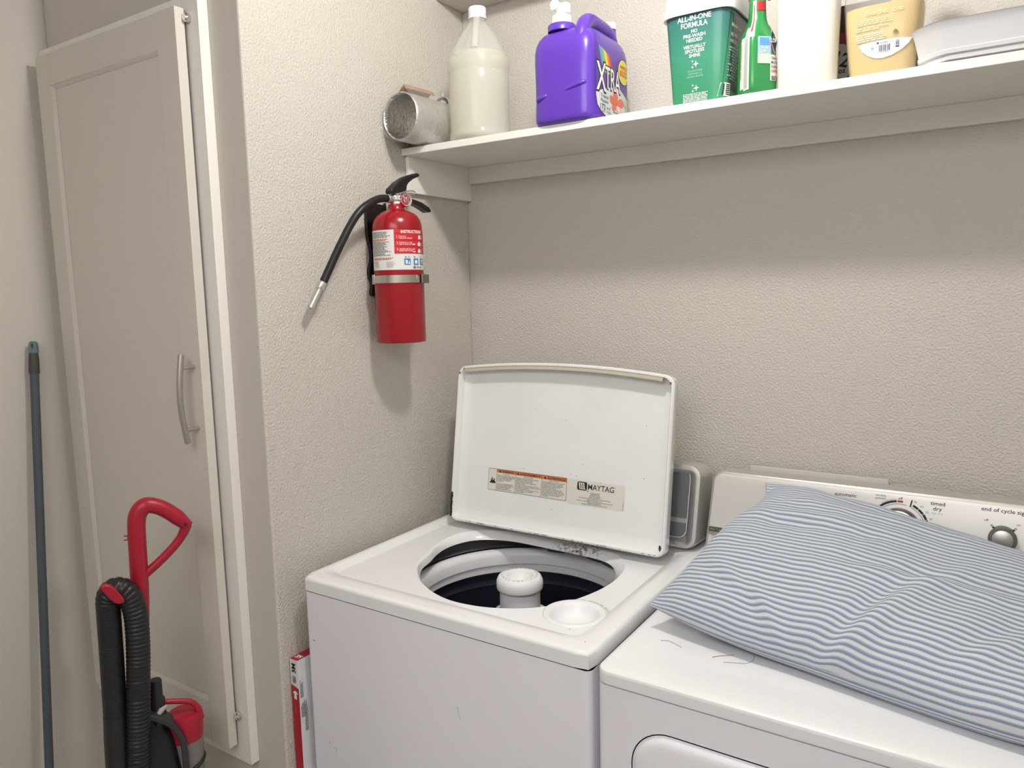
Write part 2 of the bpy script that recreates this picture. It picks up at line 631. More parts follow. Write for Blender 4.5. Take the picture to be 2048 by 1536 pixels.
def hring(z, dr_front, dr_back=None):
    dr_back = dr_front if dr_back is None else dr_back
    out = []
    for a, r in HR:
        t = min(1, max(0, (math.sin(a) + 0.1) / 0.7))
        t = t * t * (3 - 2 * t)
        q = r + dr_front * (1 - t) + dr_back * t
        out.append(Vector((OCX + q * math.cos(a), OCY + q * math.sin(a), z)))
    return out


def oring(z, d, r=0.016):
    return [Vector((x, y, z)) for x, y in rray(OCX, OCY, WX0 + d, WX1 - d, WYF + d, WYB - d, r, NR)]


def dring(z, x0, x1, y0, y1, r):
    return [Vector((x, y, z)) for x, y in rray(OCX, OCY, x0, x1, y0, y1, r, NR)]


DZ = 0.9080
mb = MB()
deck_out = dring(DZ, 0.072, 0.668, -0.632, -0.150, 0.03)
rings = [oring(0.8888, 0.0015), oring(0.8888, 0.0), oring(0.8900, 0.0), oring(0.9100, 0.0), oring(0.9120, 0.0), oring(0.9155, 0.0012), oring(0.9178, 0.0042), oring(0.9186, 0.0085), oring(0.9188, 0.0120),
         dring(0.9188, WX0 + .017, WX1 - .022, WYF + .026, WYB - .02, 0.03), dring(0.9180, WX0 + .020, WX1 - .032, WYF + .045, -0.120, 0.03),
         dring(0.9125, WX0 + .027, 0.677, -0.638, -0.146, 0.03), deck_out]
mb.loft(rings, 0, False, False)
BC = (0.616, -0.546)
# flat deck with two holes
hr0 = hring(DZ, 0.004, 0.006)
bmd = bmesh.new()
loops = []
bcr = [Vector((BC[0] + 0.0455 * math.cos(2 * PI * j / 48), BC[1] + 0.0455 * math.sin(2 * PI * j / 48), DZ)) for j in range(48)]
ed = []
for ring in (deck_out, hr0, bcr):
    vv = [bmd.verts.new(p) for p in ring]
    ed += [bmd.edges.new((vv[i], vv[(i + 1) % len(vv)])) for i in range(len(vv))]
bmesh.ops.triangle_fill(bmd, use_beauty=True, use_dissolve=False, edges=ed)
bmd.verts.index_update()
mb.add([v.co.copy() for v in bmd.verts], [tuple(v.index for v in f.verts) for f in bmd.faces], 0)
bmd.free()
mb.loft([hr0, hring(DZ - 0.0015, 0.0012, 0.0015), hring(DZ - 0.005, -0.0005, -0.003), hring(0.8965, -0.003, -0.014),
         hring(0.8900, -0.004, -0.017), hring(0.8885, 0.0, -0.012), hring(0.8895, 0.007, 0.02)], 0, False, False)
PT_ = plane_map((0, 0, 0.9), (1, 0, 0), (0, 1, 0))
for u, v, z, r in ((0.6955, -0.655, 0.9185, 0.0011), (0.0975, -0.262, DZ, 0.0014), (0.64, -0.607, DZ, 0.0012)):
    mb.shape(PT_, disc(PT_, u, v, r, 10), 1, z - 0.9 + 0.0004)
top = mb.build('top_panel', [g, INK], washer, smooth=40)

mb = MB()
mb.lathe([(0.060, 0.0), (0.0595, 0.0022), (0.056, 0.0036), (0.049, 0.0032), (0.0455, 0.0012), (0.043, -0.004), (0.038, -0.016), (0.031, -0.022), (0.018, -0.0245), (0.0, -0.025)],
         (BC[0], BC[1], DZ + 0.0001), 56, 0, c0=False, c1=False)
PD = plane_map((BC[0], BC[1], DZ), (1, 0, 0), (0, 1, 0))
arc_text(mb, 'LIQUID CHLORINE BLEACH', PD, 0, 0, 0.0625, R_(128), R_(28), 0.0042, 1, e=0.0004)
mb.build('bleach_dispenser', [WPLAST, INKG], washer, smooth=60)

# inside the well
TC = (0.395, -0.390)
mb = MB()
mb.lathe([(0.285, 0.886), (0.285, 0.30)], (TC[0], TC[1], 0), 64, 0, c0=False, c1=True)
mb.build('outer_tub', mat('tub_grey', (0.10, 0.105, 0.125), 0.5), washer)
mb = MB()
mb.lathe([(0.258, 0.862), (0.280, 0.862), (0.284, 0.858), (0.284, 0.840), (0.262, 0.840)], (TC[0], TC[1], 0), 64, 0, c0=False, c1=False)
for a in (62, 74, 100):
    M = Matrix.Translation((TC[0], TC[1], 0)) @ Matrix.Rotation(R_(a), 4, 'Z')
    mb.box(0.236, 0.266, -0.022, 0.022, 0.8575, 0.8735, 0, M)
mb.build('tub_cover', mat('tub_cover_grey', (0.13, 0.135, 0.155), 0.45), washer)
mb = MB()
mb.lathe([(0.262, 0.842), (0.256, 0.859), (0.246, 0.8615), (0.236, 0.858), (0.231, 0.846), (0.230, 0.826), (0.2345, 0.823), (0.2345, 0.806), (0.242, 0.800), (0.262, 0.800)],
         (TC[0], TC[1], 0), 80, 0, c0=False, c1=False)
mb.build('balance_ring', mat('balance_ring_white', (0.84, 0.85, 0.88), 0.35), washer, smooth=50)
mb = MB()
mb.lathe([(0.243, 0.803), (0.246, 0.785), (0.241, 0.772), (0.247, 0.755), (0.247, 0.36), (0.235, 0.335), (0.0, 0.33)], (TC[0], TC[1], 0), 80, 0, c0=False, c1=True)
for zi, z in enumerate((0.70, 0.672, 0.644, 0.616, 0.588, 0.56)):
    for k in range(40):
        a = 2 * PI * (k + 0.5 * (zi % 2)) / 40
        P = plane_map((TC[0] + 0.2464 * math.cos(a), TC[1] + 0.2464 * math.sin(a), z), (-math.sin(a), math.cos(a), 0), (0, 0, 1))
        mb.shape(P, disc(P, 0, 0, 0.0042, 10), 1, 0.0)
mb.build('basket', [mat('dark_blue_enamel', (0.020, 0.024, 0.038), 0.25, coat=0.3), mat('drain_hole', (0.002, 0.002, 0.003), 0.9)], washer)
mb = MB()
mb.lathe([(0.090, 0.36), (0.070, 0.42), (0.055, 0.50), (0.0475, 0.62), (0.0450, 0.80), (0.0445, 0.858)], (TC[0], TC[1], 0), 48, 0)
for k in range(4):
    a = R_(-58 + 90 * k)
    M = Matrix.Translation((TC[0], TC[1], 0)) @ Matrix.Rotation(a, 4, 'Z')
    fin = [(0.043, 0.40), (0.115, 0.36), (0.10, 0.50), (0.068, 0.62), (0.0585, 0.72), (0.0585, 0.79), (0.0535, 0.812), (0.043, 0.818)]
    mb.loft([[M @ Vector((x, -0.006, z)) for x, z in fin], [M @ Vector((x, 0.006, z)) for x, z in fin]])
agi = mb.build('agitator', WPLAST, washer, smooth=50)
mb = MB()
mb.lathe([(0.0455, 0.857), (0.0505, 0.859), (0.0515, 0.862), (0.0512, 0.876), (0.0475, 0.8845), (0.044, 0.8868), (0.034, 0.8882), (0.0295, 0.8868), (0.0275, 0.882), (0.024, 0.868), (0.017, 0.862), (0.0, 0.861)],
         (TC[0], TC[1], 0), 56, 0, c0=False, c1=False)
PA = plane_map((TC[0], TC[1], 0.8878), (1, 0, 0), (0, 1, 0))
arc_text(mb, 'LIQUID FABRIC SOFTENER  ', PA, 0, 0, 0.0362, R_(170), R_(-190), 0.0046, 1, e=0.0006)
arc_text(mb, 'MAX FILL LINE', lambda u, v, e=0: Vector((TC[0] + u, TC[1] + v, 0.8725 + (math.hypot(u, v) - 0.0252) * 3.0 + 0.0004)), 0, 0, 0.0250, R_(110), R_(10), 0.0028, 1)
mb.lathe([(0.010, 0.8614), (0.0, 0.8614)], (TC[0], TC[1], 0), 24, 2, c0=False, c1=False)
mb.build('softener_cup', [WPLAST, INKG, INK], agi, smooth=50)

# lid standing open
LP = plane_map((0.382, -0.24, 0.927), (1, 0, 0), (0, 0.06, 0.388))


def lid_ring(d, n, r=0.022, dt=0.0):
    out = []
    x1 = 0.2915 - d
    for u, v in rr2(-x1, x1, d, 0.394 - d - dt, max(0.006, r - d * 0.35), 7):
        out.append((u, v))
    # subdivide the long top edge so it can bow
    res = []
    for i, p in enumerate(out):
        q = out[(i + 1) % len(out)]
        res.append(p)
        if abs(p[0] - q[0]) > 0.3:
            for k in range(1, 16):
                t = k / 16
                res.append((p[0] + (q[0] - p[0]) * t, p[1] + (q[1] - p[1]) * t))
    return [LP(u, v + (0.018 * (1 - (u / 0.2915) ** 2) if v > 0.2 else 0), n) for u, v in res]


mb = MB()
mb.loft([lid_ring(0.014, -0.026), lid_ring(0.004, -0.0235), lid_ring(0.0, -0.017), lid_ring(0.0, 0.0045), lid_ring(0.0025, 0.0078), lid_ring(0.006, 0.0078), lid_ring(0.0085, 0.0045),
         lid_ring(0.0105, -0.010), lid_ring(0.026, -0.0150), lid_ring(0.034, -0.0155)], 0)
rnd = random.Random(3)


def blot(mb, P, u, v, ru, rv, mi, e, k=14):
    mb.shape(P, [(u + ru * math.cos(2 * PI * j / k) * (0.6 + 0.5 * rnd.random()), v + rv * math.sin(2 * PI * j / k) * (0.6 + 0.5 * rnd.random())) for j in range(k)], mi, e)


for i in range(9):
    blot(mb, LP, -0.2866 + 0.0006 * rnd.random(), 0.014 + i * 0.0068, 0.0042, 0.0055, 1, 0.0083)
for i in range(26):
    u = -0.25 + 0.53 * rnd.random()
    blot(mb, LP, u, 0.0035 + 0.001 * rnd.random(), 0.004 * (0.4 + rnd.random()), 0.0009, 2, 0.0082)
blot(mb, LP, 0.281, 0.022, 0.003, 0.008, 1, 0.0083)
for u, v in ((-0.285, 0.378), (0.283, 0.378), (-0.272, 0.388), (0.268, 0.386)):
    blot(mb, LP, u, v, 0.003, 0.0045, 2, 0.0083)
for i in range(10):
    blot(mb, LP, -0.1 + 0.33 * rnd.random(), 0.06 + 0.3 * rnd.random(), 0.0016, 0.0016, 3, -0.0152)
lid = mb.build('lid', [mat('lid_enamel', (0.85, 0.865, 0.87), 0.26, coat=0.3, var=0.03, vscale=5), RUST, mat('rust_brown', (0.22, 0.15, 0.09), 0.8), INKL], washer, smooth=35)
mb = MB()
gs = []
for i in range(25):
    t = i / 24
    u = -0.2716 + 0.536 * t
    v = 0.394 + 0.018 * (1 - (u / 0.2915) ** 2) - 0.0075
    gs.append([LP(u, v, 0.0035), LP(u, v - 0.0015, 0.0088), LP(u, v - 0.008, 0.0088), LP(u, v - 0.0105, 0.004), LP(u, v - 0.0105, -0.004), LP(u, v, -0.004)])
mb.loft(gs, 0)
o = mb.build('seal_strip', mat('cream_seal', (0.56, 0.53, 0.43), 0.4), lid, smooth=50)
o['label'] = 'cream coloured seal strip along the lid edge'
E = -0.0153
mb = MB()
mb.shape(LP, rr2(-0.1935, 0.0333, 0.0872, 0.1434, 0.003), 0, E)
mb.shape(LP, rr2(-0.1925, 0.0323, 0.0882, 0.1424, 0.0025), 1, E + 0.0002)
mb.shape(LP, rr2(-0.1917, 0.0315, 0.0890, 0.1416, 0.002), 0, E + 0.0004)
mb.shape(LP, [(-0.1672, 0.1338), (0.0315, 0.1322), (0.0315, 0.1416), (-0.1672, 0.1416)], 2, E + 0.0006)
for u in (-0.1675, -0.112, -0.0373):
    mb.shape(LP, [(u, 0.089), (u + 0.0007, 0.089), (u + 0.0007, 0.1416), (u, 0.1416)], 1, E + 0.0008)


def warn_tri(u, v):
    mb.shape(LP, [(u - 0.0035, v), (u + 0.0035, v), (u, v + 0.006)], 1, E + 0.0009)


warn_tri(-0.1575, 0.1348)
warn_tri(-0.1045, 0.1345)
warn_tri(-0.0275, 0.1342)
mb.text('WARNING', LP, -0.152, 0.1351, 0.0050, 1, w=0.034, e=E + 0.0009, off=0.012)
mb.text('AVERTISSEMENT', LP, -0.099, 0.1348, 0.0050, 1, w=0.0585, e=E + 0.0009, off=0.012)
mb.text('ADVERTENCIA', LP, -0.021, 0.1344, 0.0050, 1, w=0.0505, e=E + 0.0009, off=0.012)
txt = [(-0.165, 0.0515, ['Fire Hazard', 'Never place items in the washer', 'that are dampened with gasoline', 'or other flammable fluids.', 'No washer can completely', 'remove oil.', '', 'Do not dry anything that has', 'ever had any type of oil on it', '(including cooking oils).', 'Doing so can result in', 'death, explosion, or fire.']),
       (-0.1095, 0.070, ["Risque d'incendie", 'Ne jamais mettre des articles humectes', "d'essence ou d'autres fluides", 'inflammables dans la laveuse.', 'Aucune laveuse ne peut completement', "enlever l'huile.", "Ne pas faire secher des articles qui ont", "ete salis par tout genre d'huile (y compris", 'les huiles de cuisson).', 'Le non-respect de ces instructions peut', 'causer un deces, une explosion', 'ou un incendie.']),
       (-0.035, 0.064, ['Peligro de Incendio', 'Nunca coloque en la lavadora articulos', 'que esten humedecidos con gasolina', 'o cualquier otro liquido inflamable.', 'Ninguna lavadora puede eliminar', 'completamente el aceite.', 'No seque ningun articulo que haya', 'tenido alguna vez cualquier tipo de', 'aceite (incluyendo aceites de cocina).', 'No seguir estas instrucciones puede', 'ocasionar la muerte, explosion', 'o incendio.'])]
for u, wid, lines in txt:
    for i, s in enumerate(lines):
        if s:
            wv = min(wid, len(s) * 0.00166)
            if i == 0:
                mb.text(s, LP, u + wid / 2, 0.1298 - i * 0.0037, 0.0024, 1, w=min(0.026, len(s) * 0.0016), align='C', e=E + 0.0007, off=0.006)
            else:
                mb.text(s, LP, u, 0.1298 - i * 0.0034 - 0.0006, 0.0024, 1, w=wv, e=E + 0.0007, off=0.01)
fl = [(-0.1885, 0.106), (-0.1845, 0.111), (-0.1850, 0.116), (-0.1825, 0.1125), (-0.1820, 0.119), (-0.1790, 0.121), (-0.1795, 0.1155), (-0.1765, 0.112), (-0.1755, 0.117), (-0.1720, 0.118), (-0.1735, 0.1130), (-0.1705, 0.1095), (-0.1700, 0.106)]
mb.shape(LP, fl, 1, E + 0.0008)
mb.build('warning_sticker', [PAPER, INK, ORANGE], lid, smooth=0)
mb = MB()
mb.shape(LP, rr2(0.0338, 0.1818, 0.0832, 0.1420, 0.004), 0, E)
mb.shape(LP, rr2(0.0601, 0.0858, 0.1190, 0.1388, 0.004), 1, E + 0.0003)
for k in range(3):
    u = 0.0640 + k * 0.0055
    mb.shape(LP, [(u + 0.0022, 0.1226), (u + 0.0056, 0.1226), (u + 0.0034, 0.1352), (u, 0.1352)], 0, E + 0.0006)
mb.shape(LP, [(0.0622, 0.1365), (0.0655, 0.1352), (0.0785, 0.1352), (0.079, 0.1365)], 0, E + 0.0006)
mb.shape(LP, [(0.0660, 0.1226), (0.0838, 0.1226), (0.0838, 0.1214), (0.068, 0.1214)], 0, E + 0.0006)
# serif capitals: the stems get small feet
mb.text('MAYTAG', LP, 0.0885, 0.1228, 0.0122, 1, w=0.066, e=E + 0.0005, off=0.006)
for u in (0.0895, 0.0985, 0.1022, 0.1118, 0.1196, 0.1282, 0.1345, 0.1435):
    mb.shape(LP, [(u - 0.0016, 0.1228), (u + 0.0016, 0.1228), (u + 0.0016, 0.1234), (u - 0.0016, 0.1234)], 1, E + 0.0005)
arc_band(mb, LP, 0.1565, 0.1342, 0.0008, 0.0012, 0, 2 * PI, 14, 1, E + 0.0005)
arc_band(mb, LP, 0.0878, 0.1185, 0.0008, 0.0016, 0, 2 * PI, 14, 1, E + 0.0005)
for i, (s, wd) in enumerate((('Consumer Assistance', 0.026), ('1 800 688 9900 (USA)', 0.024), ('1 800 807 6777 (Canada)', 0.028), ('01 800 5 002 020 (Mexico)', 0.030),
                             ('See your Use & Care Guide for Internet address and additional information.', 0.082), ('Replace inlet hoses every 5 years.', 0.038),
                             ("Consulter le Guide d'utilisation et d'entretien pour l'adresse Internet et des", 0.092), ('renseignements supplementaires.', 0.036), ("Remplacer les tuyaux d'arrivee d'eau tous les 5 ans environ.", 0.066))):
    mb.text(s, LP, 0.107, 0.1145 - i * 0.0034, 0.0022, 1, w=wd, align='C', e=E + 0.0005, off=0.008)
mb.text('W10240425 A', LP, 0.1796, 0.0865, 0.0018, 1, w=0.020, e=E + 0.0005, rot=PI / 2)
mb.build('brand_sticker', [PAPER, INK], lid, smooth=0)

# control console behind the lid
SILV = mat('silver_plastic', (0.60, 0.59, 0.56), 0.34, metal=0.55)
SILVB = mat('silver_brushed', (0.62, 0.62, 0.62), 0.30, metal=0.85, bump=0.1, bscale=60, bdist=0.0004, aniso=(1, 1, 30))
WP = plane_map((0.70, -0.16, 0.925), (1, 0, 0), (0, 0.04, 0.18))
mb = MB()
X0, X1 = -0.655, 0.0135


def wcr(d, e, r=0.03):
    return [WP(u, v, e) for u, v in rr2(X0 + d, X1 - d, 0.0 + d * 0.6, 0.1905 - d, max(0.005, r - d), 7)]


mb.loft([[Vector((p.x, -0.052, p.z - 0.01)) for p in wcr(0.0, 0)], wcr(0.0, -0.012), wcr(0.004, -0.001), wcr(0.010, 0.0)], 0)
con = mb.build('console', SILV, washer, smooth=40)
mb = MB()
mb.loft([wcr(0.0115, 0.0), wcr(0.0135, 0.003), wcr(0.024, 0.001), wcr(0.025, 0.0)], 0, False, True)
mb.build('bezel', SILVB, con)
mb = MB()
mb.shape(WP, rr2(X0 + 0.025, X1 - 0.025, 0.024, 0.178, 0.02), 0, 0.0012)
mb.shape(WP, rr2(X0 + 0.0262, X1 - 0.0262, 0.0252, 0.1768, 0.019), 1, 0.0016)
mb.shape(WP, [(X1 - 0.20, 0.058), (X1 - 0.0262, 0.058), (X1 - 0.0262, 0.068), (X1 - 0.20, 0.068)], 2, 0.0019)
mb.build('display_panel', [mat('panel_outline_white', (0.85, 0.85, 0.85), 0.3), mat('panel_grey_gloss', (0.14, 0.14, 0.155), 0.16, coat=0.5), mat('panel_stripe', (0.32, 0.32, 0.32), 0.3)], con, smooth=0)

# ------------------------------------------------------------------ dryer
DRX0, DRX1, DYF = 0.7300, 1.4670, -0.690
dry = thing('clothes_dryer', 'white clothes dryer with a silver control panel, right of the washing machine', 'dryer', (1.10, -0.37, 0.0))
mb = MB()
mb.loft([[Vector((x, y, z)) for x, y in rr2(DRX0 + 0.002, DRX1 - 0.002, DYF + 0.004, -0.05, 0.014, 5)] for z in (0.012, 0.8715)], 0)
mb.build('cabinet', ENAMELC, dry, smooth=50)
for x in (DRX0 + 0.05, DRX1 - 0.05):
    for y in (DYF + 0.06, -0.11):
        MB().lathe([(0.022, 0), (0.022, 0.006), (0.01, 0.008), (0.01, 0.013)], (x, y, 0), 16).build('foot', BLACKR, dry)


def drr(z, d, r=0.024):
    return [Vector((x, y, z)) for x, y in rr2(DRX0 + d, DRX1 - d, DYF + d, -0.045 - d, max(0.004, r - d * 0.5), 6)]


mb = MB()
mb.loft([drr(0.8745, 0.003), drr(0.8752, 0.0006), drr(0.8772, 0.0), drr(0.8785, 0.0), drr(0.8915, 0.0), drr(0.8930, 0.0), drr(0.8965, 0.0013), drr(0.8990, 0.0048), drr(0.9002, 0.011), drr(0.9005, 0.018), drr(0.9005, 0.030)], 0, True, False)
# surface with a shallow front step
xs0, xs1 = DRX0 + 0.030, DRX1 - 0.030
prof = [(DYF + 0.030, 0.9005), (-0.632, 0.9003), (-0.606, 0.8988), (-0.596, 0.8990), (-0.578, 0.9003), (-0.56, 0.9005), (-0.075, 0.9005)]
inner = drr(0.9005, 0.030)
mb.loft([[Vector((x, y, 0.9005 + (z - 0.9005) * k)) for y, z in prof] for x, k in ((xs0, 0), (xs0 + 0.03, 0.6), (xs0 + 0.05, 1), (xs1 - 0.05, 1), (xs1 - 0.03, 0.6), (xs1, 0))], 0, False, False, closed=False)
mb.build('top_panel', ENAMEL, dry, smooth=30)
mb = MB()
PF = plane_map((0, DYF + 0.004, 0), (1, 0, 0), (0, 0, 1))
ro = lambda d, e: [PF(u, v, e) for u, v in rr2(0.797 + d, 1.40 - d, 0.24 + d, 0.8145 - d, 0.062 - d, 10)]
mb.loft([ro(-0.004, 0.0), ro(-0.002, 0.0), ro(-0.001, -0.003), ro(0.001, -0.003), ro(0.0025, 0.004), ro(0.008, 0.0075), ro(0.016, 0.009)], 0, False, True)
mb.build('door', ENAMELC, dry, smooth=60)

DP = plane_map((0.731, -0.15, 0.93), (1, 0, 0), (0, 0.035, 0.17))


def dcr(d, e, r=0.026, lift=0.0):
    out = []
    for u, v in rr2(-0.004 + d, 0.734 - d, -0.028 + lift, 0.1775 - d, max(0.005, r - d), 7):
        out.append(DP(u + 0.008 * (v / 0.18), v, e))
    return out


mb = MB()
mb.loft([[Vector((p.x, -0.055, max(0.9008, p.z - 0.006))) for p in dcr(0.0, 0)], dcr(0.0, -0.012), dcr(0.0025, -0.002), dcr(0.0065, 0.0, lift=0.003)], 0)
dcon = mb.build('console', SILV, dry, smooth=40)
mb = MB()
mb.loft([dcr(0.0068, 0.0, lift=0.030), dcr(0.008, 0.0022, lift=0.031), dcr(0.0095, 0.0026, lift=0.033)], 0, False, True)
E = 0.0026
P = lambda u, v, e=0.0: DP(u, v, E + e)
mb.text('automatic', P, 0.279, 0.1535, 0.0066, 1, w=0.041, align='C', off=0.008)
mb.text('dry', P, 0.279, 0.1435, 0.0066, 1, w=0.0145, align='C', off=0.008)
mb.text('cool down', P, 0.3285, 0.1405, 0.0038, 2, w=0.0245, align='R')
mb.text('wrinkle', P, 0.343, 0.1618, 0.0042, 1, w=0.0185, align='C')
mb.text('prevent', P, 0.343, 0.1562, 0.0042, 1, w=0.0185, align='C')
mb.text('off', P, 0.3778, 0.1597, 0.0050, 1, align='C', off=0.004)
mb.shape(P, rr2(0.3725, 0.3825, 0.1542, 0.1580, 0.0004, 2), 3, 0.0004)
mb.text('timed', P, 0.4413, 0.1568, 0.0070, 1, w=0.0245, align='C', off=0.01)
mb.text('dry', P, 0.4413, 0.1468, 0.0070, 1, w=0.0145, align='C', off=0.01)
mb.text('high heat', P, 0.4413, 0.1400, 0.0036, 4, w=0.0195, align='C')
DC = (0.3775, 0.1052)
arc_band(mb, P, DC[0], DC[1], 0.0488, 0.0530, R_(97), R_(152), 30, 1)
arc_band(mb, P, DC[0], DC[1], 0.0543, 0.0549, R_(97), R_(127), 24, 1)
arc_band(mb, P, DC[0], DC[1], 0.0455, 0.0463, R_(76), R_(200), 40, 1)
arc_band(mb, P, DC[0], DC[1], 0.0455, 0.0463, R_(-60), R_(66), 40, 1)
for k in range(6):
    a1 = 64 - k * 13.2
    arc_band(mb, P, DC[0], DC[1], 0.0488, 0.0530, R_(a1 - 12.2), R_(a1), 10, 1)
mb.shape(P, [(DC[0] + 0.0165, DC[1] + 0.0430), (DC[0] + 0.019, DC[1] + 0.0425), (DC[0] + 0.0215, DC[1] + 0.0560), (DC[0] + 0.0192, DC[1] + 0.0562)], 1, 0.0004)
for k, s in enumerate(('70', '60', '50', '40', '30', '20', '10')):
    a = R_(64 - k * 13.2)
    mb.text(s, P, DC[0] + 0.0590 * math.cos(a), DC[1] + 0.0590 * math.sin(a) - 0.002, 0.0040, 2, align='C')
mb.text('end of cycle signal', P, 0.5117, 0.1580, 0.0068, 1, w=0.078, off=0.01)
KC = (0.5468, 0.1100)
mb.text('off', P, KC[0] - 0.0265, KC[1] + 0.0292, 0.0042, 1, align='C', off=0.004)
mb.text('on', P, KC[0] + 0.0230, KC[1] + 0.0272, 0.0042, 1, align='C', off=0.004)
arc_band(mb, P, KC[0], KC[1], 0.0232, 0.0242, R_(48), R_(128), 24, 1)
for a in (48, 128):
    q = R_(a)
    c, s_ = math.cos(q), math.sin(q)
    for t, (r0, r1, wd, mi) in enumerate(((0.0228, 0.0302, 0.0016, 1), (0.0262, 0.0294, 0.0008, 0))):
        mb.shape(P, [(KC[0] + r0 * c - wd * s_, KC[1] + r0 * s_ + wd * c), (KC[0] + r0 * c + wd * s_, KC[1] + r0 * s_ - wd * c),
                     (KC[0] + r1 * c + wd * s_, KC[1] + r1 * s_ - wd * c), (KC[0] + r1 * c - wd * s_, KC[1] + r1 * s_ + wd * c)], mi, 0.0004 + 0.0003 * t)
mb.build('control_panel', [mat('panel_silver', (0.74, 0.735, 0.71), 0.38, metal=0.25, var=0.012, vscale=9), INK, INKG, REDINK, INKL], dcon, smooth=30)


def knob(c, r, hgt, name, ringw, matr, matf):
    nrm = (P(c[0], c[1], 1) - P(c[0], c[1], 0)).normalized()
    M = nrm.to_track_quat('Z', 'Y').to_matrix().to_4x4()
    o = P(c[0], c[1], 0)
    k = MB().lathe([(r, 0.0), (r, hgt * 0.25), (r * 0.97, hgt * 0.75), (r * 0.90, hgt * 0.97), (r * ringw, hgt), (r * ringw, hgt * 0.95), (0, hgt * 0.95)], o, 48, 0, M, False, False)
    ko = k.build(name, matr, dry, smooth=50)
    f = MB().lathe([(r * ringw * 0.99, hgt * 0.95), (r * ringw * 0.97, hgt * 1.03), (r * ringw * 0.9, hgt * 1.06), (0, hgt * 1.07)], o, 48, 0, M, False, False)
    f.build('knob_face', matf, ko, smooth=50)
    return ko


SPUN = mat('spun_metal', (0.40, 0.39, 0.375), 0.34, metal=1.0)
knob(KC, 0.0228, 0.017, 'signal_knob', 0.76, mat('knob_grey_rubber', (0.10, 0.098, 0.092), 0.5), SPUN)
kd = knob(DC, 0.0385, 0.020, 'timer_dial', 0.90, mat('dial_dark_rim', (0.16, 0.155, 0.15), 0.4, metal=0.6), SPUN)
mb = MB()
bo = [(0.0052, 0.0375), (0.0235, 0.0338), (0.0405, 0.0375), (0.0415, 0.0535), (0.0055, 0.0535)]
mb.prism(bo, P, 0.0, 0.003, 0)
mb.shape(P, [(0.0072, 0.0425), (0.0398, 0.0425), (0.0398, 0.0522), (0.0072, 0.0522)], 1, 0.0032)
mb.text('MAYTAG', P, 0.0235, 0.0450, 0.0052, 0, w=0.0275, align='C', e=0.0035, off=0.01)
mb.build('badge', [CHROME, mat('badge_dark', (0.10, 0.10, 0.10), 0.4, metal=0.6)], dcon, smooth=0)

strip = MB()
SPL = plane_map((0.794, -0.03, 1.030), (1, 0, 0), (0, 0.010, 0.07))
strip.prism(rr2(0, 0.283, 0.0, 0.0712, 0.0012, 3), SPL, 0.0, 0.010)
o = strip.build('plastic_strip', mat('grey_white_plastic', (0.62, 0.605, 0.585), 0.45), smooth=40, bevel=0.0008)
tag(o, 'thin white plastic strip standing behind the dryer control panel', 'strip')

# ------------------------------------------------------------------ striped pillow
pm = bpy.data.materials.new('striped_ticking')
pm.use_nodes = True
nt = pm.node_tree
b = nt.nodes['Principled BSDF']
b.inputs['Roughness'].default_value = 0.85
b.inputs['Specular IOR Level'].default_value = 0.2
b.inputs['Sheen Weight'].default_value = 0.15
uv = nd(nt, 'ShaderNodeUVMap', uv_map='uv')
sx = nd(nt, 'ShaderNodeSeparateXYZ')
nt.links.new(uv.outputs[0], sx.inputs[0])
fr = nd(nt, 'ShaderNodeMath', operation='FRACT')
nt.links.new(sx.outputs[1], fr.inputs[0])
rp = nd(nt, 'ShaderNodeValToRGB')
cr = rp.color_ramp
W_, B1, B2 = (0.60, 0.635, 0.66, 1), (0.275, 0.335, 0.44, 1), (0.145, 0.20, 0.31, 1)
cr.elements[0].position, cr.elements[0].color = 0.0, W_
cr.elements[1].position, cr.elements[1].color = 0.36, W_
for p_, c_ in ((0.44, B1), (0.56, B2), (0.70, B2), (0.78, B1), (0.92, B1), (0.98, W_)):
    e_ = cr.elements.new(p_)
    e_.color = c_
nt.links.new(fr.outputs[0], rp.inputs[0])
# weave: fine cross threads
mu = nd(nt, 'ShaderNodeMath', operation='MULTIPLY')
mu.inputs[1].default_value = 480.0
nt.links.new(sx.outputs[0], mu.inputs[0])
f2 = nd(nt, 'ShaderNodeMath', operation='FRACT')
nt.links.new(mu.outputs[0], f2.inputs[0])
gt = nd(nt, 'ShaderNodeMath', operation='GREATER_THAN')
gt.inputs[1].default_value = 0.62
nt.links.new(f2.outputs[0], gt.inputs[0])
m2 = nd(nt, 'ShaderNodeMath', operation='MULTIPLY')
m2.inputs[1].default_value = 0.34
nt.links.new(gt.outputs[0], m2.inputs[0])
mx = nd(nt, 'ShaderNodeMixRGB')
mx.inputs[2].default_value = W_
nt.links.new(m2.outputs[0], mx.inputs[0])
nt.links.new(rp.outputs[0], mx.inputs[1])
nt.links.new(mx.outputs[0], b.inputs['Base Color'])
tcp = nd(nt, 'ShaderNodeTexCoord')
nz = nd(nt, 'ShaderNodeTexNoise')
nz.inputs['Scale'].default_value = 900
nt.links.new(tcp.outputs['Object'], nz.inputs['Vector'])
bu = nd(nt, 'ShaderNodeBump')
bu.inputs['Strength'].default_value = 0.25
bu.inputs['Distance'].default_value = 0.0006
nt.links.new(nz.outputs['Fac'], bu.inputs['Height'])
nt.links.new(bu.outputs[0], b.inputs['Normal'])


def lerp_curve(pts, t):
    """piecewise cubic through pts at equal parameter steps"""
    n = len(pts) - 1
    x = min(max(t, 0), 1) * n
    i = min(int(x), n - 1)
    f = x - i
    P = [Vector(p) for p in pts]
    a, b_, c, d = P[max(i - 1, 0)], P[i], P[i + 1], P[min(i + 2, n)]
    return 0.5 * ((2 * b_) + (c - a) * f + (2 * a - 5 * b_ + 4 * c - d) * f * f + (3 * b_ - a - 3 * c + d) * f ** 3)


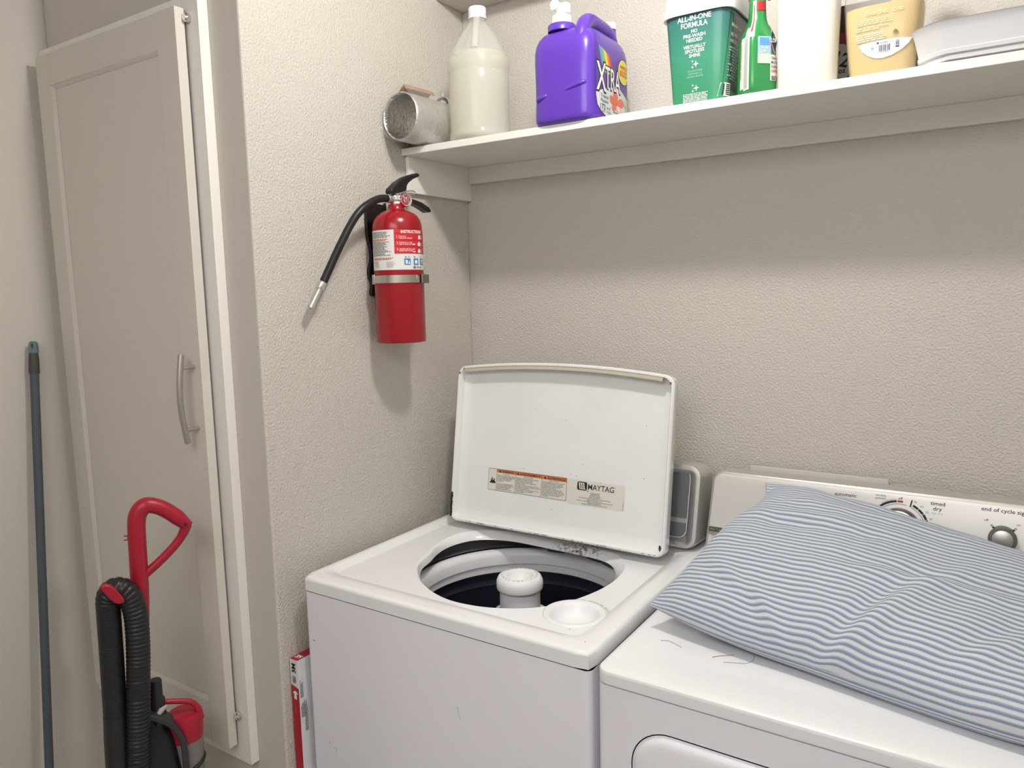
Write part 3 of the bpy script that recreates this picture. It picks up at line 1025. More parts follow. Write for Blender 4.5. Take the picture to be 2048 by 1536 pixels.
front = [(0.754, -0.518, 0.944), (0.885, -0.546, 0.934), (1.02, -0.566, 0.929), (1.15, -0.592, 0.928), (1.30, -0.618, 0.928), (1.44, -0.632, 0.94)]
rear = [(0.852, -0.158, 1.099), (0.95, -0.155, 1.083), (1.06, -0.152, 1.066), (1.18, -0.150, 1.035), (1.31, -0.150, 1.016), (1.448, -0.155, 1.005)]
NU, NV = 150, 110


def g2(u, v, cu, cv, au, av, rot):
    c, s_ = math.cos(rot), math.sin(rot)
    x, y = (u - cu), (v - cv)
    a, b_ = x * c + y * s_, -x * s_ + y * c
    return math.exp(-(a / au) ** 2 - (b_ / av) ** 2)


def pil(u, v, side):
    a, b_ = lerp_curve(front, u), lerp_curve(rear, u)
    m = a.lerp(b_, v)
    # concave ends between the corners
    m.x += (0.016 * (4 * v * (1 - v)) + 0.034 * math.exp(-((v - 0.80) / 0.17) ** 2)) * (max(0, 1 - u * 4)) ** 1.5
    prof = (max(0, 1 - abs(2 * u - 1) ** 3.0)) ** 0.52 * (max(0, 1 - abs(2 * v - 1) ** 2.6)) ** 0.52
    n = (b_ - a).cross(Vector((-1, 0.1, 0))).normalized()
    if n.z < 0:
        n = -n
    th = 0.070 * prof
    wr = 0.0
    if side > 0:
        wr += 0.0032 * noise.noise(Vector((u * 7, v * 4.5, 1.3))) * 2
        wr += 0.0120 * g2(u, v, 0.56, 0.22, 0.035, 0.30, -0.35)
        wr -= 0.0110 * g2(u, v, 0.515, 0.20, 0.026, 0.26, -0.35)
        wr += 0.0065 * g2(u, v, 0.30, 0.10, 0.022, 0.10, 0.5)
        wr -= 0.0060 * g2(u, v, 0.27, 0.12, 0.020, 0.10, 0.5)
        wr += 0.0060 * g2(u, v, 0.62, 0.42, 0.20, 0.030, 0.22)
        wr -= 0.0055 * g2(u, v, 0.62, 0.485, 0.20, 0.025, 0.22)
        wr += 0.0055 * g2(u, v, 0.30, 0.66, 0.22, 0.030, 0.12)
        wr -= 0.0050 * g2(u, v, 0.32, 0.60, 0.22, 0.028, 0.12)
        wr += 0.0050 * g2(u, v, 0.55, 0.80, 0.25, 0.035, 0.10)
        wr -= 0.0060 * g2(u, v, 0.50, 0.88, 0.25, 0.028, 0.12)
        wr -= 0.0100 * g2(u, v, 0.05, 0.90, 0.05, 0.035, 0.9)
        wr += 0.0040 * g2(u, v, 0.10, 0.45, 0.10, 0.03, 0.2)
        wr += 0.0035 * g2(u, v, 0.20, 0.20, 0.020, 0.10, 0.9) - 0.0030 * g2(u, v, 0.17, 0.17, 0.018, 0.09, 0.9)
        wr += 0.0060 * g2(u, v, 0.78, 0.25, 0.03, 0.16, -0.5) - 0.0060 * g2(u, v, 0.745, 0.23, 0.026, 0.15, -0.5)
        wr += 0.0022 * noise.noise(Vector((u * 18, v * 11, 9.1)))
        wr *= min(1, 8 * prof)
        p = m + n * (th * 1.0 + wr)
    else:
        wr = 0.003 * noise.noise(Vector((u * 9, v * 5, 7.7))) * prof
        p = m - n * (th * 1.15 + wr)
        p.z = max(p.z, 0.9022 + 0.0006 * prof)
    if v > 0.8:
        yl = -0.150 + 0.2059 * (p.z - 0.93) - 0.008
        p.y = min(p.y, yl)
    return p


acc = [0.0]
for side in (1, -1):
    prev = None
    for k in range(161):
        vv = k / 160 if side > 0 else 1 - k / 160
        q = (lerp_curve(front, 0.5).lerp(lerp_curve(rear, 0.5), vv) + Vector((0, 0, 0)))
        q = pil(0.36, vv, side)
        if prev is not None:
            acc.append(acc[-1] + (q - prev).length)
        prev = q


def arc_v(v):
    x = min(max(v, 0), 2) * 160
    i = min(int(x), 319)
    return acc[i] + (acc[i + 1] - acc[i]) * (x - i)


mb = MB()
idx = {}
for side in (1, -1):
    for j in range(NV + 1):
        for i in range(NU + 1):
            edge = i in (0, NU) or j in (0, NV)
            if side < 0 and edge:
                idx[(side, i, j)] = idx[(1, i, j)]
                continue
            u, v = i / NU, j / NV
            # crowd samples towards the edges
            uu = 0.5 - 0.5 * math.cos(PI * u) if True else u
            vv = 0.5 - 0.5 * math.cos(PI * v)
            idx[(side, i, j)] = len(mb.v)
            k = len(mb.v)
            mb.v.append(pil(uu, vv, side))
            wob = 0.25 * noise.noise(Vector((uu * 5, vv * 3, 4.4)))
            mb.uv[k] = (uu, arc_v(vv if side > 0 else 2 - vv) / 0.0106 + wob)
for side in (1, -1):
    for j in range(NV):
        for i in range(NU):
            q = (idx[(side, i, j)], idx[(side, i + 1, j)], idx[(side, i + 1, j + 1)], idx[(side, i, j + 1)])
            mb.f.append(q if side > 0 else q[::-1])
            mb.m.append(0)
pil_o = mb.build('pillow', pm, smooth=180)
tag(pil_o, 'blue and white striped pillow lying on the dryer, propped against its control panel', 'pillow')

# stray hairs and threads on the dryer top
HAIR = mat('brown_hair', (0.16, 0.12, 0.09), 0.5)
HAIR2 = mat('ginger_thread', (0.50, 0.28, 0.12), 0.6)
for pts, m_, r_, lb in (([(0.789, -0.5515), (0.799, -0.5470), (0.806, -0.5480), (0.829, -0.5585)], HAIR, 0.00035, 'short bent hair on the dryer top near the left pillow corner'),
                        ([(0.884, -0.566), (0.893, -0.5555), (0.903, -0.5475), (0.912, -0.5400)], HAIR2, 0.0006, 'ginger thread on the dryer top in front of the pillow'),
                        ([(0.905, -0.572), (0.920, -0.5660), (0.938, -0.5570), (0.944, -0.540), (0.9405, -0.523)], HAIR, 0.0003, 'curled hair on the dryer top beside the ginger thread')):
    o = MB().tube(catmull([(x, y, 0.9005 + r_ + 0.0001) for x, y in pts], 6), r_, 6).build('loose_thread', m_)
    tag(o, lb, 'thread')

# ------------------------------------------------------------------ carton between the washer and the wall
box_ = thing('filter_carton', 'tall thin red and white filter carton squeezed between the washer and the left wall', 'carton', (0.018, -0.46, 0.0))
CW = mat('carton_white', (0.74, 0.74, 0.75), 0.45)
CR = mat('carton_red', (0.42, 0.012, 0.03), 0.45)
mb = MB()
BX0, BX1, BY0, BY1, BZ = 0.0035, 0.0270, -0.7060, -0.22, 0.731
mb.box(BX0, BX1, BY0, BY1, 0.0005, BZ, 0)
PF = plane_map((0, BY0, 0), (1, 0, 0), (0, 0, 1), 0.0003)
PS = plane_map((BX1, 0, 0), (0, 1, 0), (0, 0, 1), 0.0003)
PTp = plane_map((0, 0, BZ), (1, 0, 0), (0, 1, 0), 0.0003)
mb.shape(PF, [(BX0, 0.0005), (BX1, 0.0005), (BX1, 0.6665), (BX0, 0.6735)], 1)
mb.shape(PTp, [(BX0, BY0), (BX1, BY0), (BX1, BY1), (BX0, BY1)], 1)
mb.text('3M', PF, 0.0195, 0.7005, 0.0112, 2, w=0.022, e=0.0002, off=0.035, rot=PI / 2)
ar = [(0.0155, 0.661), (0.0250, 0.654), (0.0195, 0.654), (0.0195, 0.641), (0.0115, 0.641), (0.0115, 0.654), (0.006, 0.654)]
mb.shape(PF, ar, 3, 0.0003)
fine(mb, plane_map((0.0095, BY0, 0.678), (0, 0, 1), (-1, 0, 0), 0.0004), 0, 0.018, 0.0, 0.0022, 5, 2, seed=4, e=0.0003)
fine(mb, plane_map((0.0125, BY0, 0.612), (0, 0, 1), (-1, 0, 0), 0.0004), 0, 0.022, 0.0, 0.0024, 2, 4, seed=5, e=0.0003)
mb.text('3M', PTp, 0.015, -0.697, 0.012, 3, w=0.015, align='C', e=0.0004, off=0.03)
for z0, z1, y0, n, sd in ((0.645, 0.688, -0.703, 4, 1), (0.600, 0.640, -0.703, 5, 2), (0.565, 0.645, -0.694, 4, 3)):
    fine(mb, plane_map((BX1, y0, z0), (0, 0, -1), (0, 1, 0), 0.0004), -(z1 - z0), 0.0, 0.012, 0.0022, n, 4, seed=sd, e=0.0003) if False else \
        fine(mb, (lambda yy, zz: (lambda u, v, e=0: Vector((BX1 + 0.0004 + e, yy - v, zz + u))))(y0, z0), 0, z1 - z0, 0.0, 0.0022, n, 4, seed=sd, e=0.0003)
mb.build('carton', [CW, CR, INK, INKW, INKG], box_, smooth=0)

# ------------------------------------------------------------------ fire extinguisher
EX, EY = 0.072, -0.380
ext = thing('fire_extinguisher', 'red fire extinguisher with black hose hanging on the left wall below the shelf', 'fire extinguisher', (EX, EY, 1.3937))
RED = mat('extinguisher_red', (0.31, 0.006, 0.013), 0.27, coat=0.15)
ERAD = 0.0575
MB().lathe([(0.0, 1.3975), (0.050, 1.3975), (0.0525, 1.3937), (0.0562, 1.3945), (ERAD, 1.399), (ERAD, 1.652), (0.0565, 1.6645), (0.0535, 1.675), (0.0478, 1.684), (0.040, 1.6905), (0.030, 1.695), (0.0215, 1.6975),
            (0.0185, 1.7005), (0.0182, 1.7105), (0.0165, 1.7118), (0, 1.7118)], (EX, EY, 0), 72).build('cylinder', RED, ext, smooth=50)
CM = cyl_map((EX, EY, 0), ERAD, 0.0004)
mb = MB()
LA0, LA1, LB = R_(-126), R_(75), R_(-56.5)
mb.patch(CM, LA0, LA1, 1.5608, 1.6502, 40, 1, 0)
mb.patch(CM, LB, LA1, 1.5965, 1.6502, 28, 1, 1, 0.0003)
for z in (1.6412, 1.6265, 1.6125):
    mb.patch(CM, LB, LA1, z, z + 0.0005, 28, 1, 2, 0.0005)
u1 = 1 / ERAD
mb.text('INSTRUCTIONS', CM, R_(-41), 1.6424, 0.0062, 3, w=0.056, us=u1, e=0.0007, off=0.03)
for k, (z, a_, b_) in enumerate(((1.6285, 'PULL PIN.', 'HOLD UNIT UPRIGHT.'), (1.6148, 'STAND BACK 10 FEET', 'AIM AT BASE OF FIRE.'), (1.6005, 'SQUEEZE AND PULL LEVER', 'SWEEP SIDE TO SIDE.'))):
    mb.text('%d.' % (k + 1), CM, R_(-51), z + 0.0035, 0.0048, 3, us=u1, e=0.0007)
    for s, zz in ((a_, z + 0.0050), (b_, z + 0.0012)):
        mb.text(s, CM, R_(-45.5), zz, 0.0027, 3, w=len(s) * 0.00175, us=u1, e=0.0007, off=0.01)
for z, a in ((1.634, 8), (1.6185, 6), (1.603, 6)):
    mb.shape(CM, [(R_(a + q * 57.3 * 17.4), z + p) for q, p in ((-.004, -.004), (.003, -.005), (.005, .002), (.001, .006), (-.003, .003))], 3, 0.0007)
    mb.shape(CM, [(R_(a + 8 + q * 57.3 * 17.4), z + p) for q, p in ((-.003, -.005), (.003, -.005), (.003, .004), (-.002, .003))], 5, 0.0007)
for z, a0, n in ((1.6175, -14, 1), (1.6010, -14, 1)):
    mb.shape(CM, [(R_(a0), z), (R_(a0 + 4), z - 0.0015), (R_(a0 + 18), z + 0.0012), (R_(a0 + 18), z + 0.0022), (R_(a0 + 4), z + 0.0014)], 3, 0.0006)
fine(mb, CM, R_(-120), R_(-62), 1.6460, 0.0028, 5, 4, us=u1, seed=11, e=0.0004)
fine(mb, CM, R_(-120), R_(-62), 1.6300, 0.0026, 2, 1, us=u1, seed=12, e=0.0004)
fine(mb, CM, R_(-120), R_(-62), 1.6240, 0.0027, 12, 4, us=u1, seed=13, e=0.0004)
fine(mb, CM, R_(-117), R_(-58), 1.5880, 0.0027, 2, 1, us=u1, seed=14, e=0.0004)
fine(mb, CM, R_(-115), R_(-92), 1.5805, 0.0023, 6, 5, us=u1, seed=15, e=0.0004)
fine(mb, CM, R_(-76), R_(-58), 1.5790, 0.0023, 6, 5, us=u1, seed=16, e=0.0004)
BLU = 6
for a, s, wd in ((-28, 'A', 15), (-5.5, 'B', 14), (16, 'C', 15)):
    mb.patch(CM, R_(a - wd / 2), R_(a + wd / 2), 1.5715, 1.5860, 4, 1, BLU, 0.0005)
    mb.text(s, CM, R_(a - 4), 1.5878, 0.0036, 2, align='C', us=u1, e=0.0006, off=0.02)
mb.shape(CM, [(R_(-26.5), 1.5878), (R_(-22.5), 1.5878), (R_(-22.5), 1.5914), (R_(-26.5), 1.5914)], 7, 0.0006)
# pictograms: bin and wood, fuel drop, plug
mb.shape(CM, [(R_(-33), 1.5822), (R_(-32), 1.5735), (R_(-28.5), 1.5735), (R_(-27.5), 1.5822)], 3, 0.0008)
mb.shape(CM, [(R_(-26.5), 1.5735), (R_(-22), 1.5735), (R_(-24), 1.5815)], 3, 0.0008)
mb.shape(CM, [(R_(-5.5 + 4.0 * math.cos(t)), 1.5782 + 0.0045 * math.sin(t) + (0.0012 if i == 4 else 0)) for i, t in enumerate([2 * PI * k / 16 for k in range(16)])], 3, 0.0008)
mb.shape(CM, [(R_(12), 1.5835), (R_(14), 1.5785), (R_(13.2), 1.574), (R_(16), 1.5735), (R_(16.6), 1.5785), (R_(20), 1.5835)], 3, 0.0008)
dm = [(R_(-14.5), 1.5660), (R_(-10.5), 1.5623), (R_(-6.5), 1.5660), (R_(-10.5), 1.5697)]
mb.shape(CM, dm, 2, 0.0006)
mb.shape(CM, [(R_(-11.7), 1.5660), (R_(-10.5), 1.5645), (R_(-9.3), 1.5660), (R_(-10.5), 1.5675)], 3, 0.0008)
mb.text('FIRST ALERT', CM, R_(-4.5), 1.5647, 0.0027, 2, w=0.0185, us=u1, e=0.0006, off=0.02)
mb.build('instruction_label', [mat('label_white', (0.76, 0.755, 0.72), 0.4), mat('label_red', (0.60, 0.02, 0.035), 0.4), INK, INKW, INKG, INKL, mat('pictogram_blue', (0.05, 0.24, 0.50), 0.5), mat('pale_pink', (0.62, 0.45, 0.50), 0.5)], ext, smooth=0)
VAL = mat('cast_metal', (0.62, 0.61, 0.58), 0.36, metal=0.9)
mb = MB()
mb.lathe([(0.0115, 1.7119), (0.0115, 1.7155), (0.0095, 1.7160), (0.0095, 1.7195), (0.0130, 1.7205), (0.0130, 1.7310), (0.010, 1.7345), (0.0, 1.7345)], (EX, EY, 0), 24)
mb.lathe([(0.0, 0.0), (0.0088, 0.0), (0.0088, 0.010), (0.0098, 0.011), (0.0098, 0.026), (0.0, 0.027)], (EX, EY - 0.004, 1.7222), 20, M=Matrix.Rotation(R_(90), 4, 'X'))
mb.box(EX - 0.009, EX + 0.009, EY + 0.004, EY + 0.030, 1.7190, 1.7300)
mb.lathe([(0.0, 0.0), (0.006, 0.0), (0.006, 0.018), (0, 0.018)], (EX + 0.008, EY + 0.011, 1.7225), 16, M=Matrix.Rotation(R_(90), 4, 'Y'))
mb.build('valve', VAL, ext, bevel=0.001)
MB().lathe([(0.0125, 1.7119), (0.0125, 1.7150), (0.0100, 1.7168)], (EX, EY, 0), 24, c0=False, c1=False).build('collar', WCAP, ext)
hp = catmull([(0.072, -0.402, 1.7223), (0.072, -0.420, 1.7218), (0.0715, -0.444, 1.7170), (0.071, -0.479, 1.7005), (0.066, -0.502, 1.6805), (0.059, -0.521, 1.652), (0.053, -0.541, 1.618), (0.046, -0.560, 1.582), (0.040, -0.587, 1.534)], 6)
hs = MB().tube(hp, 0.0086, 16).build('discharge_hose', BLACKR, ext, smooth=60)
d_ = (Vector((0.030, -0.618, 1.478)) - Vector((0.040, -0.587, 1.534))).normalized()
p0 = Vector((0.0402, -0.5865, 1.535))
MB().tube([p0, p0 + d_ * 0.001, p0 + d_ * 0.016, p0 + d_ * 0.017, p0 + d_ * 0.0175, p0 + d_ * 0.021, p0 + d_ * 0.022, p0 + d_ * 0.062, p0 + d_ * 0.0625, p0 + d_ * 0.058],
          [0.0092, 0.0101, 0.0101, 0.0094, 0.0072, 0.0072, 0.0083, 0.0081, 0.0066, 0.0060], 20).build('nozzle', ALU, hs, smooth=40)
YZ = lambda u, v, e=0.0: Vector((EX + e, u, v))
mb = MB()
lv = [(-0.4060, 1.7385), (-0.4035, 1.7440), (-0.3810, 1.7615), (-0.3560, 1.7745), (-0.3330, 1.7825), (-0.3120, 1.7888), (-0.3055, 1.7885), (-0.3020, 1.7845), (-0.3050, 1.7815), (-0.3260, 1.7735), (-0.3440, 1.7625), (-0.3500, 1.7550), (-0.3520, 1.7440), (-0.3680, 1.7395), (-0.3880, 1.7345), (-0.4030, 1.7330)]
mb.prism(lv, YZ, -0.0100, 0.0100)
mb.build('squeeze_lever', BLACK, ext, smooth=30, bevel=0.0028, seg=3)
mb = MB()
cl = [(-0.352, 1.7300), (-0.327, 1.7270), (-0.299, 1.7222), (-0.272, 1.7130), (-0.2640, 1.7050), (-0.2665, 1.7010), (-0.2745, 1.7005), (-0.288, 1.7055), (-0.309, 1.7125), (-0.330, 1.7165), (-0.352, 1.7200)]
mb.prism(cl, YZ, -0.0105, 0.0105)
mb.build('carry_handle', BLACK, ext, smooth=30, bevel=0.0026, seg=3)
ga = R_(-16)
Mg = Vector((math.cos(ga), math.sin(ga), 0.05)).normalized().to_track_quat('Z', 'Y').to_matrix().to_4x4()
gc = Vector((0.0865, -0.3685, 1.7205))
mb = MB()
mb.lathe([(0.0, -0.004), (0.012, -0.004), (0.0158, 0.0), (0.0160, 0.0085), (0.0150, 0.0105), (0.0137, 0.0100), (0.0135, 0.0080), (0, 0.0080)], gc, 36, 0, Mg, True, False)
gauge = mb.build('pressure_gauge', CHROME, ext, smooth=40)
mb = MB()
gx, gy, gz = Mg @ Vector((1, 0, 0)), Mg @ Vector((0, 1, 0)), Mg @ Vector((0, 0, 1))
GP = plane_map(gc + gz * 0.0083, gx, gy)
mb.shape(GP, disc(GP, 0, 0, 0.0134, 32), 0)
arc_band(mb, GP, 0, 0, 0.0062, 0.0118, R_(-220), R_(-60), 24, 1)
arc_band(mb, GP, 0, 0, 0.0062, 0.0118, R_(-10), R_(120), 24, 1)
arc_band(mb, GP, 0, 0, 0.0062, 0.0118, R_(-58), R_(-12), 12, 2)
mb.shape(GP, disc(GP, 0, 0, 0.0038, 20), 3, 0.0006)
mb.shape(GP, [(-0.0006, 0), (0.0006, 0), (0.0004, 0.010), (-0.0004, 0.010)], 4, 0.0008)
mb.build('gauge_dial', [mat('dial_pink_white', (0.60, 0.42, 0.43), 0.4), mat('dial_red', (0.42, 0.03, 0.07), 0.4), mat('dial_green', (0.2, 0.3, 0.2), 0.4), CHROME, INK], gauge, smooth=0)
mb = MB()
mb.tube(catmull([(0.0835, -0.392, 1.7330), (0.0850, -0.372, 1.7370), (0.0880, -0.352, 1.7430), (0.0900, -0.338, 1.7440), (0.0910, -0.334, 1.7400), (0.0900, -0.340, 1.7365), (0.0880, -0.356, 1.7360), (0.0850, -0.372, 1.7345)], 6), 0.0015, 8)
mb.build('pull_pin', CHROME, ext, smooth=60)

# wall bracket that holds the extinguisher
brk = thing('wall_bracket', 'black wall bracket with a steel strap around the red fire extinguisher', 'bracket', (0.006, -0.375, 1.50))
BPm = lambda u, v, e=0.0: Vector((0.0016 + e, u, v))
mb = MB()
bo = catmull([(-0.408, 1.7120, 0), (-0.413, 1.690, 0), (-0.412, 1.640, 0), (-0.404, 1.612, 0), (-0.404, 1.585, 0), (-0.412, 1.565, 0), (-0.411, 1.545, 0), (-0.404, 1.530, 0), (-0.408, 1.512, 0), (-0.402, 1.503, 0),
              (-0.352, 1.503, 0), (-0.346, 1.512, 0), (-0.346, 1.705, 0), (-0.352, 1.716, 0), (-0.395, 1.717, 0)], 4, True)
mb.prism([(p.x, p.y) for p in bo], BPm, 0.0, 0.009)
mb.build('back_plate', BLACK, brk, smooth=35, bevel=0.0025, seg=3)
mb = MB()
R0 = ERAD + 0.0008
n = 72
a0_, a1_ = R_(-178), R_(178)
r0, r1, r2, r3 = [], [], [], []
for i in range(n + 1):
    a = a0_ + (a1_ - a0_) * i / n
    for lst, rr, z in ((r0, R0, 1.5315), (r1, R0 + 0.0012, 1.5315), (r2, R0 + 0.0012, 1.5490), (r3, R0, 1.5490)):
        lst.append(Vector((EX + rr * math.cos(a), EY + rr * math.sin(a), z)))
mb.loft([r0, r1, r2, r3, r0], 0, False, False, closed=False)
STR = mat('strap_steel', (0.60, 0.575, 0.52), 0.30, metal=1.0)
sp = mb.build('strap', STR, brk, smooth=40)


def tang_box(az, w0, w1, off, th, z0, z1, name, m):
    c, s_ = math.cos(az), math.sin(az)
    Mx = Matrix(((c, -s_, 0, EX), (s_, c, 0, EY), (0, 0, 1, 0), (0, 0, 0, 1)))
    return MB().box(R0 + off, R0 + off + th, w0, w1, z0, z1, 0, Mx).build(name, m, sp, bevel=0.0008)


tang_box(R_(-121), -0.009, 0.007, 0.0005, 0.0035, 1.5295, 1.5515, 'strap_end', STR)
tang_box(R_(22), -0.018, 0.030, 0.0012, 0.0040, 1.5300, 1.5505, 'clasp', mat('clasp_steel', (0.30, 0.285, 0.25), 0.4, metal=1.0))
tang_box(R_(-4), -0.005, 0.004, 0.0012, 0.0030, 1.5325, 1.5480, 'clasp_hinge', STR)

# ------------------------------------------------------------------ upright vacuum cleaner
VO = Vector((-0.1309, -0.95, 0.9861))
vex = Vector((0.484, 0.875, 0)).normalized()
ven = vex.cross(Vector((0, 0, 1)))
VP = lambda X, Z, d=0.0: VO + vex * (X * (0.886 + 0.26 * X)) + Vector((0, 0, Z if Z < -0.7 else 0.5243 + (Z - 0.5243) * (1 + 0.3 * X))) + ven * d
vac = thing('vacuum_cleaner', 'black and red upright vacuum cleaner with looped hose in front of the cabinet door', 'vacuum cleaner', tuple(VP(0.0, -0.9861)))
VR = mat('vacuum_red', (0.36, 0.010, 0.028), 0.36)
VB = mat('vacuum_black', (0.014, 0.015, 0.016), 0.40)
mb = MB()
main = catmull([(-0.0170, -0.34, 0), (-0.0085, -0.20, 0), (0.0030, -0.06, 0), (0.0062, 0.02, 0), (0.0085, 0.09, 0), (0.0140, 0.113, 0), (0.0260, 0.1265, 0), (0.0400, 0.1285, 0), (0.0600, 0.1225, 0), (0.0820, 0.1085, 0), (0.0990, 0.0940, 0), (0.1100, 0.0850, 0)], 5)
rad = []
for i in range(len(main)):
    t = i / (len(main) - 1)
    rad.append(0.0165 if t < 0.5 else 0.0165 - 0.0015 * min(1, (t - 0.5) / 0.2) if t < 0.85 else 0.0150 - 0.0055 * (t - 0.85) / 0.15)
mb.tube([VP(p.x, p.y) for p in main], rad, 18)
ret = catmull([(0.1040, 0.0880, 0), (0.0985, 0.0740, 0), (0.0865, 0.0560, 0), (0.0650, 0.0330, 0), (0.0400, 0.0100, 0), (0.0150, -0.0110, 0), (0.0060, -0.0220, 0)], 5)
mb.tube([VP(p.x, p.y) for p in ret], [0.0115 - 0.0030 * min(1, i / 8) for i in range(len(ret))], 14)
vh = mb.build('handle', VR, vac, smooth=60)
vh['label'] = 'red loop handle'
for X, Z in ((0.0317, 0.1343), (0.1035, 0.0929), (0.0105, 0.0028)):
    MB().lathe([(0.0, 0.0), (0.0032, 0.0), (0.0030, 0.0006), (0.0, 0.0006)], VP(X - 0.001, Z - 0.001, 0.0135), 12, M=ven.to_track_quat('Z', 'Y').to_matrix().to_4x4()).build('screw', INK, vh)
mb = MB()
for dz in (0.0035, -0.004):
    mb.tube([VP(-0.006, 0.0648 + dz), VP(-0.0185, 0.0648 + dz * 1.1)], 0.0013, 8)
mb.tube([VP(-0.0105, 0.0690), VP(-0.0105, 0.0605)], 0.0011, 8)
mb.build('cord_clip', VR, vh)
# looped hose: wide ribs on the right leg, fine ribs on the left
hp = catmull([(-0.030, -0.900, 0.035), (-0.0330, -0.560, 0.035), (-0.0300, -0.4141, 0.036), (-0.0190, -0.2687, 0.037), (-0.0095, -0.1500, 0.037), (-0.0075, -0.0900, 0.037), (-0.0100, -0.0620, 0.037), (-0.0165, -0.0400, 0.037), (-0.0290, -0.0265, 0.036), (-0.0430, -0.0255, 0.034), (-0.0540, -0.0340, 0.031), (-0.0590, -0.0520, 0.028), (-0.0600, -0.0800, 0.026), (-0.0620, -0.1627, 0.024), (-0.0655, -0.2900, 0.022)], 120)
acc = 0.0
pts, rr = [], []
last = hp[0]
ph = 0.0
for i, p in enumerate(hp):
    st = (p - last).length
    acc += st
    last = p
    t = i / len(hp)
    right = t < 0.80
    pitch = 0.0082 if right else 0.0052
    ph += st / pitch
    if pts and (p - pts[-1]).length < (0.0011 if right else 0.0008):
        continue
    pts.append(p)
    s_ = abs(math.sin(PI * ph)) ** 0.7
    rr.append(0.0195 + 0.0022 * s_ if right else 0.0205 + 0.0008 * s_)
mb = MB()
mb.tube([VP(p.x, p.y, p.z) for p in pts], rr, 22)
mb.build('hose', BLACKR, vac, smooth=60)
mb = MB()
mb.tube([VP(-0.0655, -0.286, 0.022), VP(-0.067, -0.34, 0.022), VP(-0.070, -0.42, 0.022), VP(-0.072, -0.60, 0.022)], [0.0215, 0.0230, 0.0225, 0.021], 20)
mb.build('hose_cuff', VB, vac, smooth=50)
mb = MB()
pl = catmull([(-0.0705, -0.0130, 0), (-0.0600, -0.0080, 0), (-0.0470, -0.0115, 0), (-0.0360, -0.0240, 0), (-0.0265, -0.0385, 0), (-0.0320, -0.0450, 0), (-0.0430, -0.0450, 0), (-0.0560, -0.0340, 0)], 4, True)
mb.prism([(p.x, p.y) for p in pl], VP, 0.050, 0.062)
mb.tube([VP(-0.045, -0.028, 0.053), VP(-0.030, -0.040, 0.012), VP(-0.005, -0.055, 0.0)], 0.008, 10)
mb.build('hose_hook', VR, vac, smooth=40, bevel=0.003, seg=2)
# body
mb = MB()


def vring(X, Z, a, b_, d, p=4):
    return [VP(X + q.x, Z, d + q.y) for q in sring(0, 0, 0, a, b_, p, 40)]


mb.loft([vring(-0.010, -0.300, 0.018, 0.014, -0.010), vring(-0.014, -0.312, 0.040, 0.022, -0.012), vring(-0.014, -0.345, 0.064, 0.030, -0.014), vring(-0.014, -0.42, 0.078, 0.040, -0.018), vring(-0.008, -0.60, 0.085, 0.052, -0.022),
         vring(0.0, -0.80, 0.090, 0.062, -0.022), vring(0.0, -0.90, 0.085, 0.055, -0.02)], 0)
mb.loft([vring(-0.050, -0.31, 0.012, 0.010, 0.0), vring(-0.055, -0.36, 0.026, 0.016, 0.0), vring(-0.062, -0.42, 0.032, 0.02, 0.0), vring(-0.062, -0.55, 0.032, 0.02, 0.0)], 0)
mb.build('body', VB, vac, smooth=50)
mb = MB()
arch = catmull([(-0.004, -0.292, 0), (0.0180, -0.2970, 0), (0.0400, -0.3090, 0), (0.0560, -0.3290, 0), (0.0640, -0.3570, 0), (0.0655, -0.4160, 0), (0.066, -0.56, 0), (0.066, -0.86, 0)], 6)
sec = []
for i, p in enumerate(arch):
    t = (arch[min(i + 1, len(arch) - 1)] - arch[max(0, i - 1)]).normalized()
    nx = Vector((-t.y, t.x, 0))
    a, c = p + nx * 0.0065, p - nx * 0.0065
    sec.append([VP(a.x, a.y, 0.030), VP(a.x, a.y, -0.012), VP(c.x, c.y, -0.012), VP(c.x, c.y, 0.030)])
mb.loft(sec, 0)
mb.build('side_frame', mat('vacuum_frame', (0.030, 0.034, 0.037), 0.42), vac, smooth=40, bevel=0.002)
mb = MB()
mb.lathe([(0.0, 0.0), (0.0105, 0.0), (0.0118, -0.003), (0.0118, -0.036), (0.0150, -0.041), (0.0155, -0.085), (0.0120, -0.10), (0.0, -0.10)], VP(0.0185, -0.2275, -0.002), 24)
mb.build('crevice_tool', VB, vac, smooth=40)
CU = (0.0715, -0.018)
mb = MB()
mb.lathe([(0.0, -0.3085), (0.022, -0.3080), (0.0310, -0.3110), (0.0345, -0.3200), (0.0350, -0.350), (0.0335, -0.366), (0.0, -0.366)], VP(CU[0], 0, CU[1]), 32)
hl = catmull([(0.0180, -0.2950, 0), (0.0215, -0.2810, 0), (0.0360, -0.2765, 0), (0.0700, -0.2765, 0), (0.0870, -0.2790, 0), (0.0985, -0.2900, 0), (0.1010, -0.3130, 0)], 5)
mb.tube([VP(p.x, p.y, CU[1] + 0.012) for p in hl], [0.0055] * (len(hl) - 8) + [0.0055 + 0.0006 * i for i in range(8)], 12)
dl = mb.build('cup_lid', VR, vac, smooth=50)
dl['label'] = 'red dust cup lid with carrying loop'
MB().tube([VP(0.0165, -0.2955, 0.016), VP(0.0245, -0.2860, 0.011), VP(0.037, -0.279, 0.0065)], [0.004, 0.0066, 0.003], 10).build('lid_button', mat('button_grey', (0.42, 0.40, 0.38), 0.4), dl)
MB().lathe([(0.0325, -0.3665), (0.0315, -0.44), (0.0305, -0.62), (0.0, -0.62)], VP(CU[0], 0, CU[1]), 32, c0=True, c1=False).build('dust_cup', film('smoky_plastic', (0.42, 0.39, 0.36), 0.12, 0.2), vac)
mb = MB()
